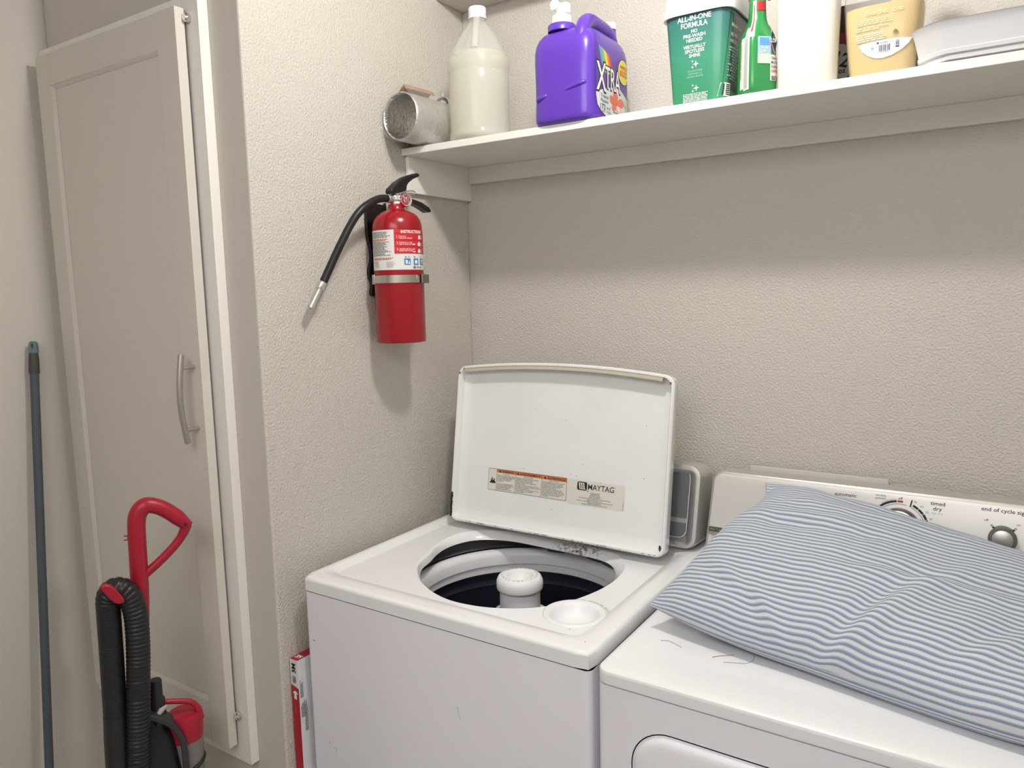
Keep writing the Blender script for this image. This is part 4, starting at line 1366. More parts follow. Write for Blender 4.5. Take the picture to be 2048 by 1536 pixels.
mb.tube([VP(CU[0] + 0.0335 * math.cos(a), -0.418 + 0.022 * math.cos(a), CU[1] + 0.0335 * math.sin(a)) for a in [R_(-100 + 10 * k) for k in range(24)]], 0.0045, 10)
mb.build('cup_ring', VB, vac, smooth=60)
mb = MB()
mb.loft([[VP(X, -0.985, d) for X, d in rr2(-0.15, 0.15, -0.02, 0.26, 0.03, 4)], [VP(X, -0.93, d) for X, d in rr2(-0.15, 0.15, -0.02, 0.26, 0.03, 4)], [VP(X, -0.905, d) for X, d in rr2(-0.12, 0.12, -0.01, 0.22, 0.03, 4)]], 0)
mb.build('floor_head', VB, vac, bevel=0.006, seg=3)
mb = MB().tube(catmull([VP(-0.080, -0.385, 0.012), VP(-0.092, -0.41, 0.012), VP(-0.096, -0.46, 0.012), VP(-0.085, -0.55, 0.012)], 5), 0.004, 8)
mb.build('power_cord', VB, vac, smooth=60)

# ------------------------------------------------------------------ things on the shelf
Z0 = ST + 0.0003
# wrapped aluminium duct
duct = thing('duct_hose', 'clear-wrapped silver aluminium duct lying on the left end of the shelf', 'duct', (0.063, -0.25, Z0))
dax = Vector((0.035, 0.99, 0.0)).normalized()
DO = Vector((0.0600, -0.338, Z0 + 0.0575))
Md = dax.to_track_quat('Z', 'Y').to_matrix().to_4x4()
FOIL = mat('crinkled_foil', (0.74, 0.735, 0.72), 0.28, metal=1.0, bump=0.9, bscale=110, bdist=0.0042, aniso=(1, 1, 1), detail=4)
rnd = random.Random(5)


def foil_r(r, a, z):
    return r * (1 + 0.022 * noise.noise(Vector((math.cos(a) * 2, math.sin(a) * 2, z * 30))) + 0.004 * math.sin(z * 900))


mb = MB()
rings = []
NZ = 46
for (rb, zs) in ((0.0552, [0.0 + 0.150 * i / NZ for i in range(NZ + 1)]),):
    for z in zs:
        rings.append([DO + Md @ Vector((foil_r(rb, 2 * PI * j / 56, z) * math.cos(2 * PI * j / 56), foil_r(rb, 2 * PI * j / 56, z) * math.sin(2 * PI * j / 56), z)) for j in range(56)])
inn = []
for z in [0.150 - 0.149 * i / 20 for i in range(21)]:
    inn.append([DO + Md @ Vector((foil_r(0.0490, 2 * PI * j / 56, z + 3) * math.cos(2 * PI * j / 56), foil_r(0.0490, 2 * PI * j / 56, z + 3) * math.sin(2 * PI * j / 56), z)) for j in range(56)])
front_lip = [DO + Md @ Vector((0.0522 * math.cos(2 * PI * j / 56), 0.0522 * math.sin(2 * PI * j / 56), -0.003)) for j in range(56)]
mb.loft([front_lip] + rings + inn + [front_lip], 0, False, False)
mb.build('duct', FOIL, duct, smooth=70)
WRAP = film('clear_wrap', (0.95, 0.95, 0.95), 0.80, 0.08, spec=1.6)
mb = MB()
rings = []
for i in range(24):
    z = -0.010 + 0.163 * i / 23
    ring = []
    for j in range(60):
        a = 2 * PI * j / 60
        base = 0.0572
        q = DO + Md @ Vector((base * math.cos(a), base * math.sin(a), z))
        off = noise.noise(Vector((math.cos(a) * 3, math.sin(a) * 3, z * 25 + 2))) * 0.0010
        d = (q - (DO + Md @ Vector((0, 0, z)))).normalized()
        q += d * off
        # corner of the film pulled out to the card at the upper left
        ang = math.degrees(math.atan2(d.z, d.x))
        q += d * 0.013 * math.exp(-((ang - 78) / 16) ** 2)
        q += d * 0.006 * math.exp(-((ang - 150) / 14) ** 2) * max(0, 1 - z / 0.1)
        q.x = max(q.x, 0.0015)
        q.z = max(q.z, Z0 + 0.0001)
        ring.append(q)
    rings.append(ring)
mb.loft(rings, 0, False, False)
mb.build('plastic_wrap', WRAP, duct, smooth=70)
CARD = mat('brown_card', (0.36, 0.21, 0.10), 0.8)
mb = MB()
ct = [Vector((0.045, -0.322, Z0 + 0.1185)), Vector((0.060, -0.322, Z0 + 0.1330)), Vector((0.066, -0.322, Z0 + 0.1210))]
rg = []
for t in range(9):
    y = -0.322 + 0.092 * t / 8
    sx_ = 0.010 * t / 8
    rg.append([Vector((0.040 + sx_, y, Z0 + 0.1160)), Vector((0.0600 + sx_, y, Z0 + 0.1335 - 0.002 * t / 8)), Vector((0.0680 + sx_, y, Z0 + 0.1225)), Vector((0.0665 + sx_, y, Z0 + 0.1215)), Vector((0.0595 + sx_, y, Z0 + 0.1310 - 0.002 * t / 8)), Vector((0.0412 + sx_, y, Z0 + 0.1150))])
mb.loft(rg, 0)
mb.build('cardboard_insert', CARD, duct, smooth=20)

# white plumbing fitting with a black ring behind the jug
fit = thing('pipe_fitting', 'small white plastic fitting with a black ring behind the wrapped duct', 'fitting', (0.036, -0.146, Z0))
Mf = Vector((0.10, -0.96, 0.20)).normalized().to_track_quat('Z', 'Y').to_matrix().to_4x4()
fc = Vector((0.0375, -0.150, Z0 + 0.1170))
mb = MB()
mb.lathe([(0.0, -0.022), (0.0200, -0.022), (0.0250, -0.014), (0.0250, 0.002), (0.0235, 0.006), (0.0220, 0.006), (0.0215, 0.000), (0.0, 0.000)], fc, 40, 0, Mf)
mb.tube([fc + Vector((-0.003, 0.008, 0.022)), fc + Vector((-0.004, 0.008, 0.0335))], [0.0045, 0.0028], 10)
mb.lathe([(0.021, 0.0), (0.021, 0.004), (0.0150, 0.010), (0.0150, 0.0975)], (fc.x, fc.y + 0.014, Z0), 28)
mb.build('fitting_body', WCAP, fit, smooth=40)
MB().lathe([(0.0213, -0.004), (0.0213, 0.0070), (0.0175, 0.0075), (0.0150, 0.0030), (0.0150, -0.004)], fc, 36, 0, Mf, False, False).build('seal_ring', BLACKR, fit, smooth=50)
MB().lathe([(0.0148, 0.0004), (0.0148, 0.0040), (0.0, 0.0044)], fc, 36, 0, Mf, False, False).build('plug', WCAP, fit, smooth=50)

# clear gallon jug
jug = thing('gallon_jug', 'clear gallon jug of cloudy liquid with a white cap, beside the duct', 'jug', (0.190, -0.205, Z0))
JX, JY = 0.1930, -0.206
JB = film('milky_clear_plastic', (0.93, 0.935, 0.92), 0.55, 0.16)
prof = [(0.0, 0.003), (0.060, 0.0015), (0.0705, 0.004), (0.0730, 0.010), (0.0728, 0.016), (0.0708, 0.022), (0.0708, 0.030), (0.0712, 0.120), (0.0715, 0.146), (0.0700, 0.152), (0.0705, 0.158), (0.0728, 0.166), (0.0735, 0.176), (0.0728, 0.184), (0.0680, 0.195), (0.0605, 0.210), (0.0465, 0.235), (0.0335, 0.2535), (0.0240, 0.2650), (0.0198, 0.2720), (0.0190, 0.280), (0.0190, 0.290)]
mb = MB()
rings = []
for r, z in prof:
    ring = []
    for j in range(72):
        a = 2 * PI * j / 72
        k = 1.0
        if z > 0.165:
            # grip recess: flat flanks left and right of a central rib towards the viewer
            da = (a - R_(-62) + PI) % (2 * PI) - PI
            k -= 0.13 * math.exp(-((abs(da) - 0.62) / 0.30) ** 2) * min(1, (z - 0.165) / 0.04) * (1 if z < 0.268 else 0)
        if z < 0.16:
            k *= 1 - 0.012 * abs(math.sin(2 * (a - R_(20)))) ** 3
        ring.append(Vector((JX + r * k * math.cos(a), JY + r * k * math.sin(a), Z0 + z)))
    rings.append(ring)
mb.loft(rings, 0, True, False)
mb.build('bottle', JB, jug, smooth=60)
mb = MB()
hd = R_(-62)
hx = Vector((math.cos(hd), math.sin(hd), 0))
mb.tube(catmull([Vector((JX, JY, Z0 + 0.276)) + hx * 0.017, Vector((JX, JY, Z0 + 0.262)) + hx * 0.026, Vector((JX, JY, Z0 + 0.236)) + hx * 0.043, Vector((JX, JY, Z0 + 0.210)) + hx * 0.0600, Vector((JX, JY, Z0 + 0.196)) + hx * 0.066], 5), 0.0085, 14)
mb.build('grip', JB, jug, smooth=60)
LIQ = film('cloudy_liquid', (0.90, 0.89, 0.78), 0.40, 0.3)
mb = MB()
lp = [(0.0, 0.0045), (0.060, 0.0035), (0.0680, 0.006), (0.0700, 0.012), (0.0685, 0.024), (0.0690, 0.120), (0.0692, 0.150), (0.0700, 0.176), (0.0670, 0.196), (0.0, 0.1962)]
mb.lathe(lp, (JX, JY, Z0), 56)
mb.build('liquid', LIQ, jug, smooth=50)
mb = MB()
mb.lathe([(0.0200, 0.2795), (0.0210, 0.2800), (0.0210, 0.2860), (0.0198, 0.2868), (0.0198, 0.2885), (0.0207, 0.2895), (0.0207, 0.3030), (0.0195, 0.3055), (0.0, 0.3055)], (JX, JY, Z0), 40, c0=False)
mb.build('cap', WCAP, jug, smooth=40)

# purple detergent jug
PUR = mat('purple_plastic', (0.108, 0.042, 0.410), 0.28, spec=0.5, coat=0.15)
det = thing('detergent_jug', 'large purple detergent jug with a white spigot and flower label on the shelf', 'detergent jug', (0.4590, -0.185, Z0))
DCX, DCY, DPW = 0.4560, -0.1870, 5.5
dprof = [(0.0, 0.0688, 0.0900), (0.0015, 0.0720, 0.0945), (0.006, 0.0752, 0.0975), (0.014, 0.0761, 0.0985), (0.050, 0.0750, 0.0975), (0.090, 0.0752, 0.0978), (0.130, 0.0761, 0.0985), (0.150, 0.0758, 0.0980), (0.164, 0.0736, 0.0955),
         (0.176, 0.0688, 0.0905), (0.186, 0.0613, 0.0830), (0.193, 0.0494, 0.0720), (0.197, 0.0355, 0.0560), (0.198, 0.0161, 0.0300)]
mb = MB()
mb.loft([sring(DCX, DCY, Z0 + z, a, b_, DPW, 80) for z, a, b_ in dprof], 0)
for x0, x1, z0, z1 in ((0.398, 0.418, 0.052, 0.058), (0.466, 0.506, 0.064, 0.073)):
    mb.tube(catmull([(x0, -0.2800, Z0 + z0), ((x0 + x1) / 2, -0.2828, Z0 + (z0 + z1) / 2), (x1, -0.2815, Z0 + z1), (x1 + 0.006, -0.276, Z0 + z1 + 0.001)], 5), 0.0052, 12)
mb.lathe([(0.030, 0.192), (0.0300, 0.2045), (0.0275, 0.2070), (0.0, 0.2072)], (0.4400, -0.2450, Z0), 40)
mb.lathe([(0.022, 0.150), (0.0175, 0.185), (0.0155, 0.222), (0.0140, 0.224), (0, 0.224)], (0.4840, -0.1060, Z0), 28)
mb.build('body', PUR, det, smooth=50)
mb = MB()
mb.tube(catmull([(0.4960, -0.2640, Z0 + 0.165), (0.4955, -0.2570, Z0 + 0.186), (0.4950, -0.2420, Z0 + 0.2020), (0.4950, -0.2200, Z0 + 0.2090), (0.4955, -0.1850, Z0 + 0.2085), (0.4960, -0.1530, Z0 + 0.2060), (0.4965, -0.1330, Z0 + 0.1960), (0.4970, -0.1180, Z0 + 0.172)], 6), 0.0165, 18)
mb.build('handle', PUR, det, smooth=60)
mb = MB()
mb.lathe([(0.0245, 0.2073), (0.0245, 0.2090), (0.0222, 0.2100), (0.0215, 0.2240), (0.0195, 0.2255), (0.0165, 0.2262), (0.0, 0.2262)], (0.4400, -0.2450, Z0), 36)
mb.lathe([(0.0115, 0.2262), (0.0115, 0.2400), (0.0, 0.2405)], (0.4385, -0.2450, Z0), 24)
mb.box(0.4390, 0.4570, -0.2530, -0.2370, Z0 + 0.2300, Z0 + 0.2500)
mb.lathe([(0.0, 0.0), (0.0085, 0.0), (0.0098, 0.002), (0.0098, 0.016), (0.0, 0.016)], (0.4330, -0.2500, Z0 + 0.2440), 24, M=Matrix.Rotation(R_(78), 4, 'X'))
sp_ = mb.build('spigot', WCAP, det, smooth=40, bevel=0.0015)
MB().lathe([(0.0, 0.0), (0.0070, 0.0), (0.0075, 0.0015), (0.0, 0.0020)], (0.4330, -0.2658, Z0 + 0.2406), 24, M=Matrix.Rotation(R_(78), 4, 'X')).build('press_button', mat('pale_blue_plastic', (0.62, 0.74, 0.82), 0.35), sp_)
MB().lathe([(0.0160, 0.2241), (0.0160, 0.2370), (0.0150, 0.2385), (0.0, 0.2385)], (0.4840, -0.1060, Z0), 32).build('vent_cap', WCAP, det, smooth=40)


def side_map(cx, cy, a, b, p, z0, eps=0.0005):
    def f(u, v, e=0.0):
        t = min(0.999, abs((u - cy) / b))
        return Vector((cx + a * (1 - t ** p) ** (1 / p) + eps + e, u, z0 + v))
    return f


SM = side_map(DCX, DCY, 0.0766, 0.0985, DPW, Z0)
LBM = [mat('label_purple', (0.10, 0.055, 0.26), 0.35), mat('label_pale', (0.60, 0.64, 0.66), 0.35), mat('label_blue', (0.12, 0.30, 0.55), 0.35), mat('label_green', (0.25, 0.46, 0.14), 0.35), mat('label_yellow', (0.78, 0.66, 0.02), 0.35),
       mat('label_orange', (0.70, 0.22, 0.05), 0.35), mat('label_crimson', (0.50, 0.04, 0.10), 0.35), INKW, mat('label_ink', (0.03, 0.025, 0.03), 0.4), mat('petal_coral', (0.68, 0.16, 0.13), 0.4), mat('petal_pale', (0.80, 0.45, 0.36), 0.4), mat('leaf_pale', (0.42, 0.50, 0.22), 0.4), mat('brand_white', (0.84, 0.84, 0.82), 0.35)]
mb = MB()


def grid_shape(mb, P, pts, mi, e, k=8):
    """polygon laid on a curved face, cut into strips along u"""
    u0, u1 = min(p[0] for p in pts), max(p[0] for p in pts)

    def clip(poly, a, sgn):
        out = []
        for i, p in enumerate(poly):
            q = poly[(i + 1) % len(poly)]
            ip, iq = sgn * (p[0] - a) >= 0, sgn * (q[0] - a) >= 0
            if ip:
                out.append(p)
            if ip != iq:
                t = (a - p[0]) / (q[0] - p[0])
                out.append((a, p[1] + (q[1] - p[1]) * t))
        return out
    for i in range(k):
        a, b_ = u0 + (u1 - u0) * i / k, u0 + (u1 - u0) * (i + 1) / k
        c = clip(clip(pts, a, 1), b_, -1)
        if len(c) > 2:
            mb.poly([P(u, v, e) for u, v in c], mi)


lab = [(-0.2640, 0.050), (-0.2600, 0.030), (-0.2480, 0.019), (-0.2300, 0.012), (-0.1060, 0.003), (-0.0995, 0.006), (-0.0995, 0.100), (-0.1060, 0.132), (-0.1280, 0.148), (-0.1500, 0.142), (-0.1900, 0.126), (-0.2240, 0.138), (-0.2640, 0.156)]
grid_shape(mb, SM, lab, 0, 0.0, 24)
grid_shape(mb, SM, [(-0.2640, 0.050), (-0.2600, 0.030), (-0.2480, 0.019), (-0.2300, 0.012), (-0.1060, 0.003), (-0.0995, 0.006), (-0.0995, 0.060), (-0.1300, 0.068), (-0.1650, 0.082), (-0.2100, 0.072), (-0.2640, 0.056)], 1, 0.0002, 24)
for k, mi in enumerate((2, 3, 4, 5, 6)):
    a = -0.2560 + k * 0.0105
    grid_shape(mb, SM, [(a, 0.150 - 0.003 * k), (a + 0.0105, 0.147 - 0.003 * k), (a + 0.0285, 0.100), (a + 0.0180, 0.098)], mi, 0.0003, 6)
for off_, mi, e in ((0.055, 8, 0.0006), (0.006, 12, 0.0009)):
    mb.text('X', SM, -0.2450, 0.060, 0.0560, mi, w=0.036 + off_ * 0.1, align='C', e=e, off=off_)
    mb.text('TRA', SM, -0.1925, 0.069, 0.0430, mi, w=0.072 + off_ * 0.12, align='C', e=e, off=off_)
yc = [(-0.1390 + 0.0255 * math.cos(t), 0.117 + 0.0240 * math.sin(t)) for t in [2 * PI * k / 32 for k in range(32)]]
grid_shape(mb, SM, [(-0.1390 + 0.0270 * math.cos(t), 0.117 + 0.0255 * math.sin(t)) for t in [2 * PI * k / 32 for k in range(32)]], 12, 0.0010, 12)
grid_shape(mb, SM, yc, 4, 0.0013, 12)
mb.text("AMERICA'S", SM, -0.1380, 0.1235, 0.0066, 6, w=0.040, align='C', e=0.0016, off=0.02)
mb.text('#1', SM, -0.1530, 0.1080, 0.0125, 6, w=0.013, align='C', e=0.0016, off=0.03)
mb.text('VALUE', SM, -0.1335, 0.1150, 0.0058, 6, w=0.022, align='C', e=0.0016, off=0.02)
mb.text('BRAND', SM, -0.1335, 0.1070, 0.0058, 6, w=0.024, align='C', e=0.0016, off=0.02)
FCN = (-0.1760, 0.0420)
for k, (a, L, mi) in enumerate(((95, 0.028, 9), (150, 0.027, 9), (215, 0.020, 9), (20, 0.030, 9), (-50, 0.029, 10))):
    c, s_ = math.cos(R_(a)), math.sin(R_(a))
    pet = [(0, 0), (0.35, 0.34), (0.75, 0.36), (1.0, 0.10), (0.95, -0.16), (0.6, -0.28), (0.3, -0.14)]
    grid_shape(mb, SM, [(FCN[0] + L * 1.35 * (x * c - y * s_), FCN[1] + L * (x * s_ + y * c)) for x, y in pet], mi, 0.0006 + 0.0001 * k, 4)
    grid_shape(mb, SM, [(FCN[0] + L * 0.8 * (x * c - y * 0.4 * s_), FCN[1] + L * 0.6 * (x * s_ + y * 0.4 * c)) for x, y in pet], 5 if mi == 9 else 12, 0.0012, 3)
for k in range(6):
    a = R_(35 + 18 * k)
    grid_shape(mb, SM, [(-0.128, 0.035), (-0.124, 0.037), (-0.126 + 0.040 * math.cos(a), 0.036 + 0.042 * math.sin(a))], 11, 0.0004, 3)
mb.text('Tropical', SM, -0.2490, 0.0470, 0.0068, 8, w=0.034, e=0.0006)
mb.text('Passion', SM, -0.2480, 0.0375, 0.0068, 8, w=0.033, e=0.0006)
mb.text('172', SM, -0.2510, 0.0228, 0.0108, 8, w=0.022, e=0.0006, off=0.01)
mb.text('LOADS', SM, -0.2490, 0.0172, 0.0038, 8, w=0.019, e=0.0006)
mb.text('206.4 OZ', SM, -0.2240, 0.0255, 0.0048, 8, w=0.019, e=0.0006)
mb.text('(1.61 GAL) 6.1 L', SM, -0.2240, 0.0178, 0.0048, 8, w=0.024, e=0.0006)
for k in range(9):
    u = -0.1880 + k * 0.0029
    grid_shape(mb, SM, [(u, 0.0100), (u + 0.0015, 0.0100), (u + 0.0015, 0.0185), (u, 0.0185)], 2, 0.0006, 1)
fine(mb, SM, -0.190, -0.162, 0.0260, 0.0030, 1, 8, seed=21, e=0.0006)
mb.build('front_label', LBM, det, smooth=0)

# green tub of dishwasher packs
tub = thing('detergent_tub', 'green plastic tub with a white lid and white lettering on the shelf', 'tub', (0.7520, -0.2040, Z0))
TX, TY, TPW = 0.7450, -0.2030, 5.5
TA = lambda z: 0.0555 + 0.0110 * min(1, z / 0.155)
TB = lambda z: 0.0620 + 0.0105 * min(1, z / 0.155)
gm = mat('green_print', (0.03, 0.22, 0.14), 0.32, coat=0.2)
nt = gm.node_tree
tc = nd(nt, 'ShaderNodeTexCoord')
sx = nd(nt, 'ShaderNodeSeparateXYZ')
nt.links.new(tc.outputs['Object'], sx.inputs[0])
mr = nd(nt, 'ShaderNodeMapRange')
mr.inputs[1].default_value, mr.inputs[2].default_value = 0.0, 0.155
nt.links.new(sx.outputs[2], mr.inputs[0])
rp = nd(nt, 'ShaderNodeValToRGB')
rp.color_ramp.elements[0].color = (0.035, 0.260, 0.120, 1)
rp.color_ramp.elements[1].color = (0.030, 0.140, 0.135, 1)
e_ = rp.color_ramp.elements.new(0.55)
e_.color = (0.045, 0.245, 0.160, 1)
nt.links.new(mr.outputs[0], rp.inputs[0])
nt.links.new(rp.outputs[0], nt.nodes['Principled BSDF'].inputs['Base Color'])
mb = MB()
mb.loft([sring(TX, TY, Z0 + z, TA(z) + d, TB(z) + d, TPW, 96) for z, d in ((0.0, -0.003), (0.002, 0.0), (0.04, 0), (0.08, 0), (0.12, 0), (0.150, 0), (0.166, 0.0))], 0, True, False)
mb.build('tub_body', gm, tub, smooth=50)


def front_map(cx, cy, A, B, p, z0, eps=0.0005):
    def f(u, v, e=0.0):
        t = min(0.999, abs((u - cx) / A(v)))
        return Vector((u, cy - B(v) * (1 - t ** p) ** (1 / p) - eps - e, z0 + v))
    return f


FM = front_map(TX, TY, TA, TB, TPW, Z0)
SM2 = lambda u, v, e=0.0: side_map(TX, TY, TA(v), TB(v), TPW, Z0)(u, v, e)
mb = MB()
cxt = 0.7420
for s, v, hh, ww in (('ALL-IN-ONE', 0.1485, 0.0090, 0.066), ('FORMULA', 0.1365, 0.0090, 0.052), ('NO', 0.1265, 0.0060, 0.012), ('PRE-WASH', 0.1185, 0.0060, 0.043), ('NEEDED', 0.1105, 0.0060, 0.031),
                     ('VIRTUALLY', 0.0990, 0.0060, 0.044), ('SPOTLESS', 0.0910, 0.0060, 0.038), ('SHINE', 0.0830, 0.0060, 0.022)):
    mb.text(s, FM, cxt, v, hh, 0, w=ww, align='C', e=0.0002, off=0.02)
for v, s, wd in ((0.0565, 'PHOSPHATE FREE', 0.028), (0.0515, 'COMPARABLE TO', 0.027), (0.0465, 'LEADING BRANDS', 0.032)):
    mb.text(s, FM, cxt, v, 0.0030, 1, w=wd, align='C', e=0.0002)


def spark(u, v, r):
    pts = []
    for k in range(16):
        a = 2 * PI * k / 16
        q = (1, 0.42, 0.28, 0.42)[k % 4]
        pts.append((u + r * q * math.cos(a), v + r * q * math.sin(a)))
    mb.shape(FM, pts, 0, 0.0002)


for v in (0.0700, 0.0265):
    spark(cxt + 0.002, v, 0.0065)
    spark(cxt - 0.0045, v + 0.0055, 0.0028)
    spark(cxt - 0.0045, v - 0.0050, 0.0032)
fine(mb, FM, cxt - 0.0245, cxt + 0.0245, 0.0175, 0.0026, 7, 0, seed=31, ragged=0.1, e=0.0002, hfrac=0.5)
mb.patch(SM2, -0.262, -0.142, 0.020, 0.154, 10, 8, 2, 0.0)
mb.text("Member's Mark", SM2, -0.2560, 0.1300, 0.0070, 0, w=0.055, e=0.0004, off=0.01)
mb.text('NO PRE-WASH', SM2, -0.2560, 0.1130, 0.0070, 0, w=0.055, e=0.0004, off=0.01)
mb.text('NEEDED', SM2, -0.2560, 0.1020, 0.0060, 0, w=0.035, e=0.0004)
fine(mb, SM2, -0.258, -0.200, 0.0950, 0.0050, 12, 1, seed=32, e=0.0004)
mb.patch(SM2, -0.2640, -0.2440, 0.006, 0.030, 3, 1, 0, 0.0006)
for k in range(6):
    z = 0.0085 + k * 0.0034
    mb.patch(SM2, -0.2615, -0.2460, z, z + 0.0018, 2, 1, 3, 0.0009)
mb.build('print', [INKW, mat('pale_mint_ink', (0.36, 0.56, 0.47), 0.5), mat('panel_charcoal', (0.05, 0.075, 0.085), 0.35), INK], tub, smooth=0)
mb = MB()
mb.loft([sring(TX, TY, Z0 + z, a, b_, TPW, 96) for z, a, b_ in ((0.1610, 0.0675, 0.0735), (0.1605, 0.0718, 0.0778), (0.1740, 0.0722, 0.0782), (0.1750, 0.0690, 0.0750), (0.1900, 0.0690, 0.0750), (0.2000, 0.0670, 0.0730), (0.2030, 0.062, 0.068))], 0, False, True)
mb.build('lid', WCAP, tub, smooth=40)

# green spray bottle
spr = thing('spray_bottle', 'green trigger spray cleaner bottle standing between the green tub and the white bottle', 'spray bottle', (0.8490, -0.2200, Z0))
SXc, SYc, SR = 0.8485, -0.2330, R_(42)
GRN = mat('green_bottle', (0.025, 0.240, 0.065), 0.22, coat=0.3, trans=0.0)
sprof = [(0.0, 0.026, 0.028), (0.002, 0.0285, 0.0305), (0.010, 0.0300, 0.0320), (0.030, 0.0300, 0.0320), (0.075, 0.0290, 0.0310), (0.095, 0.0285, 0.0305), (0.106, 0.0265, 0.0285), (0.117, 0.0225, 0.0245), (0.128, 0.0180, 0.0200), (0.138, 0.0160, 0.0172), (0.150, 0.0150, 0.0160), (0.172, 0.0145, 0.0150)]
spw = lambda z: 4.0 if z < 0.10 else max(2.2, 4.0 - (z - 0.10) * 60)
mb = MB()
mb.loft([sring(SXc, SYc, Z0 + z, a, b_, spw(z), 64, SR) for z, a, b_ in sprof], 0)
mb.build('bottle', GRN, spr, smooth=60)


def oval_map(cx, cy, prof, pw, rot, z0, eps=0.0005):
    """u = angle round the bottle (local), v = height"""
    def f(a, v, e=0.0):
        for i in range(len(prof) - 1):
            if prof[i][0] <= v <= prof[i + 1][0] or i == len(prof) - 2:
                t = (v - prof[i][0]) / (prof[i + 1][0] - prof[i][0])
                t = min(1, max(0, t))
                A = prof[i][1] + (prof[i + 1][1] - prof[i][1]) * t + eps + e
                B = prof[i][2] + (prof[i + 1][2] - prof[i][2]) * t + eps + e
                break
        p = pw(v)
        c, s_ = math.cos(a), math.sin(a)
        k = (abs(c / A) ** p + abs(s_ / B) ** p) ** (-1 / p)
        x, y = k * c, k * s_
        return Vector((cx + x * math.cos(rot) - y * math.sin(rot), cy + x * math.sin(rot) + y * math.cos(rot), z0 + v))
    return f


OM = oval_map(SXc, SYc, sprof, spw, SR, Z0)
mb = MB()
# local angles: -90 deg = label front (faces right-front), 180 deg = side panel (faces left-front)


def opatch(a0, a1, v0, v1, mi, e=0.0, nu=8, nv=10):
    mb.patch(OM, R_(a0), R_(a1), v0, v1, nu, nv, mi, e)


opatch(196, 222, 0.008, 0.120, 0, 0.0, 6, 12)
opatch(200, 216, 0.012, 0.112, 1, 0.0003, 6, 12)
opatch(172, 197, 0.012, 0.104, 0, 0.0, 6, 12)
opatch(214, 236, 0.100, 0.168, 0, 0.0001, 6, 10)
opatch(222, 228, 0.110, 0.160, 2, 0.0005, 2, 10)
mb.text('SMART TUBE TECHNOLOGY', lambda u, v, e=0: OM(R_(181) - v / 0.032, 0.030 + u, e), 0, 0, 0.0040, 2, w=0.064, e=0.0005)
opatch(240, 300, 0.150, 0.166, 2, 0.0004)
opatch(246, 290, 0.052, 0.098, 3, 0.0003)
opatch(246, 290, 0.070, 0.100, 4, 0.0005)
opatch(252, 286, 0.084, 0.098, 5, 0.0007)
for a, v, r in ((262, 0.080, 0.0016), (268, 0.074, 0.0022), (276, 0.079, 0.0014), (258, 0.071, 0.0014)):
    mb.shape(OM, [(R_(a) + r / 0.03 * math.cos(t), v + r * math.sin(t)) for t in [2 * PI * k / 12 for k in range(12)]], 0, 0.0010)
dia = lambda s: [(R_(302 + s * 17), 0.092), (R_(302), 0.092 + s * 0.027), (R_(302 - s * 17), 0.092), (R_(302), 0.092 - s * 0.027)]
mb.shape(OM, dia(1.0), 2, 0.0010)
mb.shape(OM, dia(0.86), 0, 0.0012)
mb.shape(OM, dia(0.78), 6, 0.0014)
mb.text('CLOROX', OM, R_(302), 0.0890, 0.0070, 0, w=0.021, align='C', us=1 / 0.032, e=0.0018, off=0.02)
opatch(288, 330, 0.022, 0.068, 0, 0.0002)
for i, (s, mi) in enumerate((('Clean-Up', 6), ('MULTI-SURFACE', 6), ('CLEANER + BLEACH', 6), ('DISINFECTS 99.9%', 2))):
    mb.text(s, OM, R_(291), 0.0600 - i * 0.0078, 0.0046, mi, w=0.0022 * len(s), us=1 / 0.034, e=0.0008, off=0.01)
fine(mb, OM, R_(291), R_(322), 0.0300, 0.0026, 3, 6, us=1 / 0.034, seed=41, e=0.0008)
mb.build('wrap_label', [mat('label_cream', (0.72, 0.72, 0.66), 0.35), mat('label_silver_grey', (0.40, 0.44, 0.43), 0.3), REDINK, mat('label_mist', (0.55, 0.68, 0.55), 0.4), mat('label_haze_blue', (0.36, 0.52, 0.66), 0.4), mat('label_sky', (0.10, 0.32, 0.62), 0.4), mat('label_navy', (0.02, 0.03, 0.09), 0.4)], spr, smooth=0)
mb = MB()
mb.lathe([(0.0165, 0.172), (0.0175, 0.174), (0.0175, 0.192), (0.0130, 0.196), (0.0130, 0.205)], (SXc, SYc, Z0), 28)
fx, fy = math.sin(SR), -math.cos(SR)
mb.loft([[Vector((SXc + fx * l + q[0] * fy * -1, SYc + fy * l + q[0] * fx, Z0 + 0.205 + q[1])) for q in ((-0.012, 0.0), (0.012, 0.0), (0.010, 0.034), (-0.010, 0.034))] for l in (-0.03, 0.035, 0.05)], 0)
th_ = mb.build('spray_head', WCAP, spr, smooth=40, bevel=0.002)
mb = MB()
mb.tube(catmull([(SXc + fx * 0.03, SYc + fy * 0.03, Z0 + 0.205), (SXc + fx * 0.042, SYc + fy * 0.042, Z0 + 0.190), (SXc + fx * 0.040, SYc + fy * 0.040, Z0 + 0.172), (SXc + fx * 0.046, SYc + fy * 0.046, Z0 + 0.158)], 5), 0.0035, 10)
mb.build('trigger', mat('trigger_grey', (0.20, 0.20, 0.20), 0.4), th_)

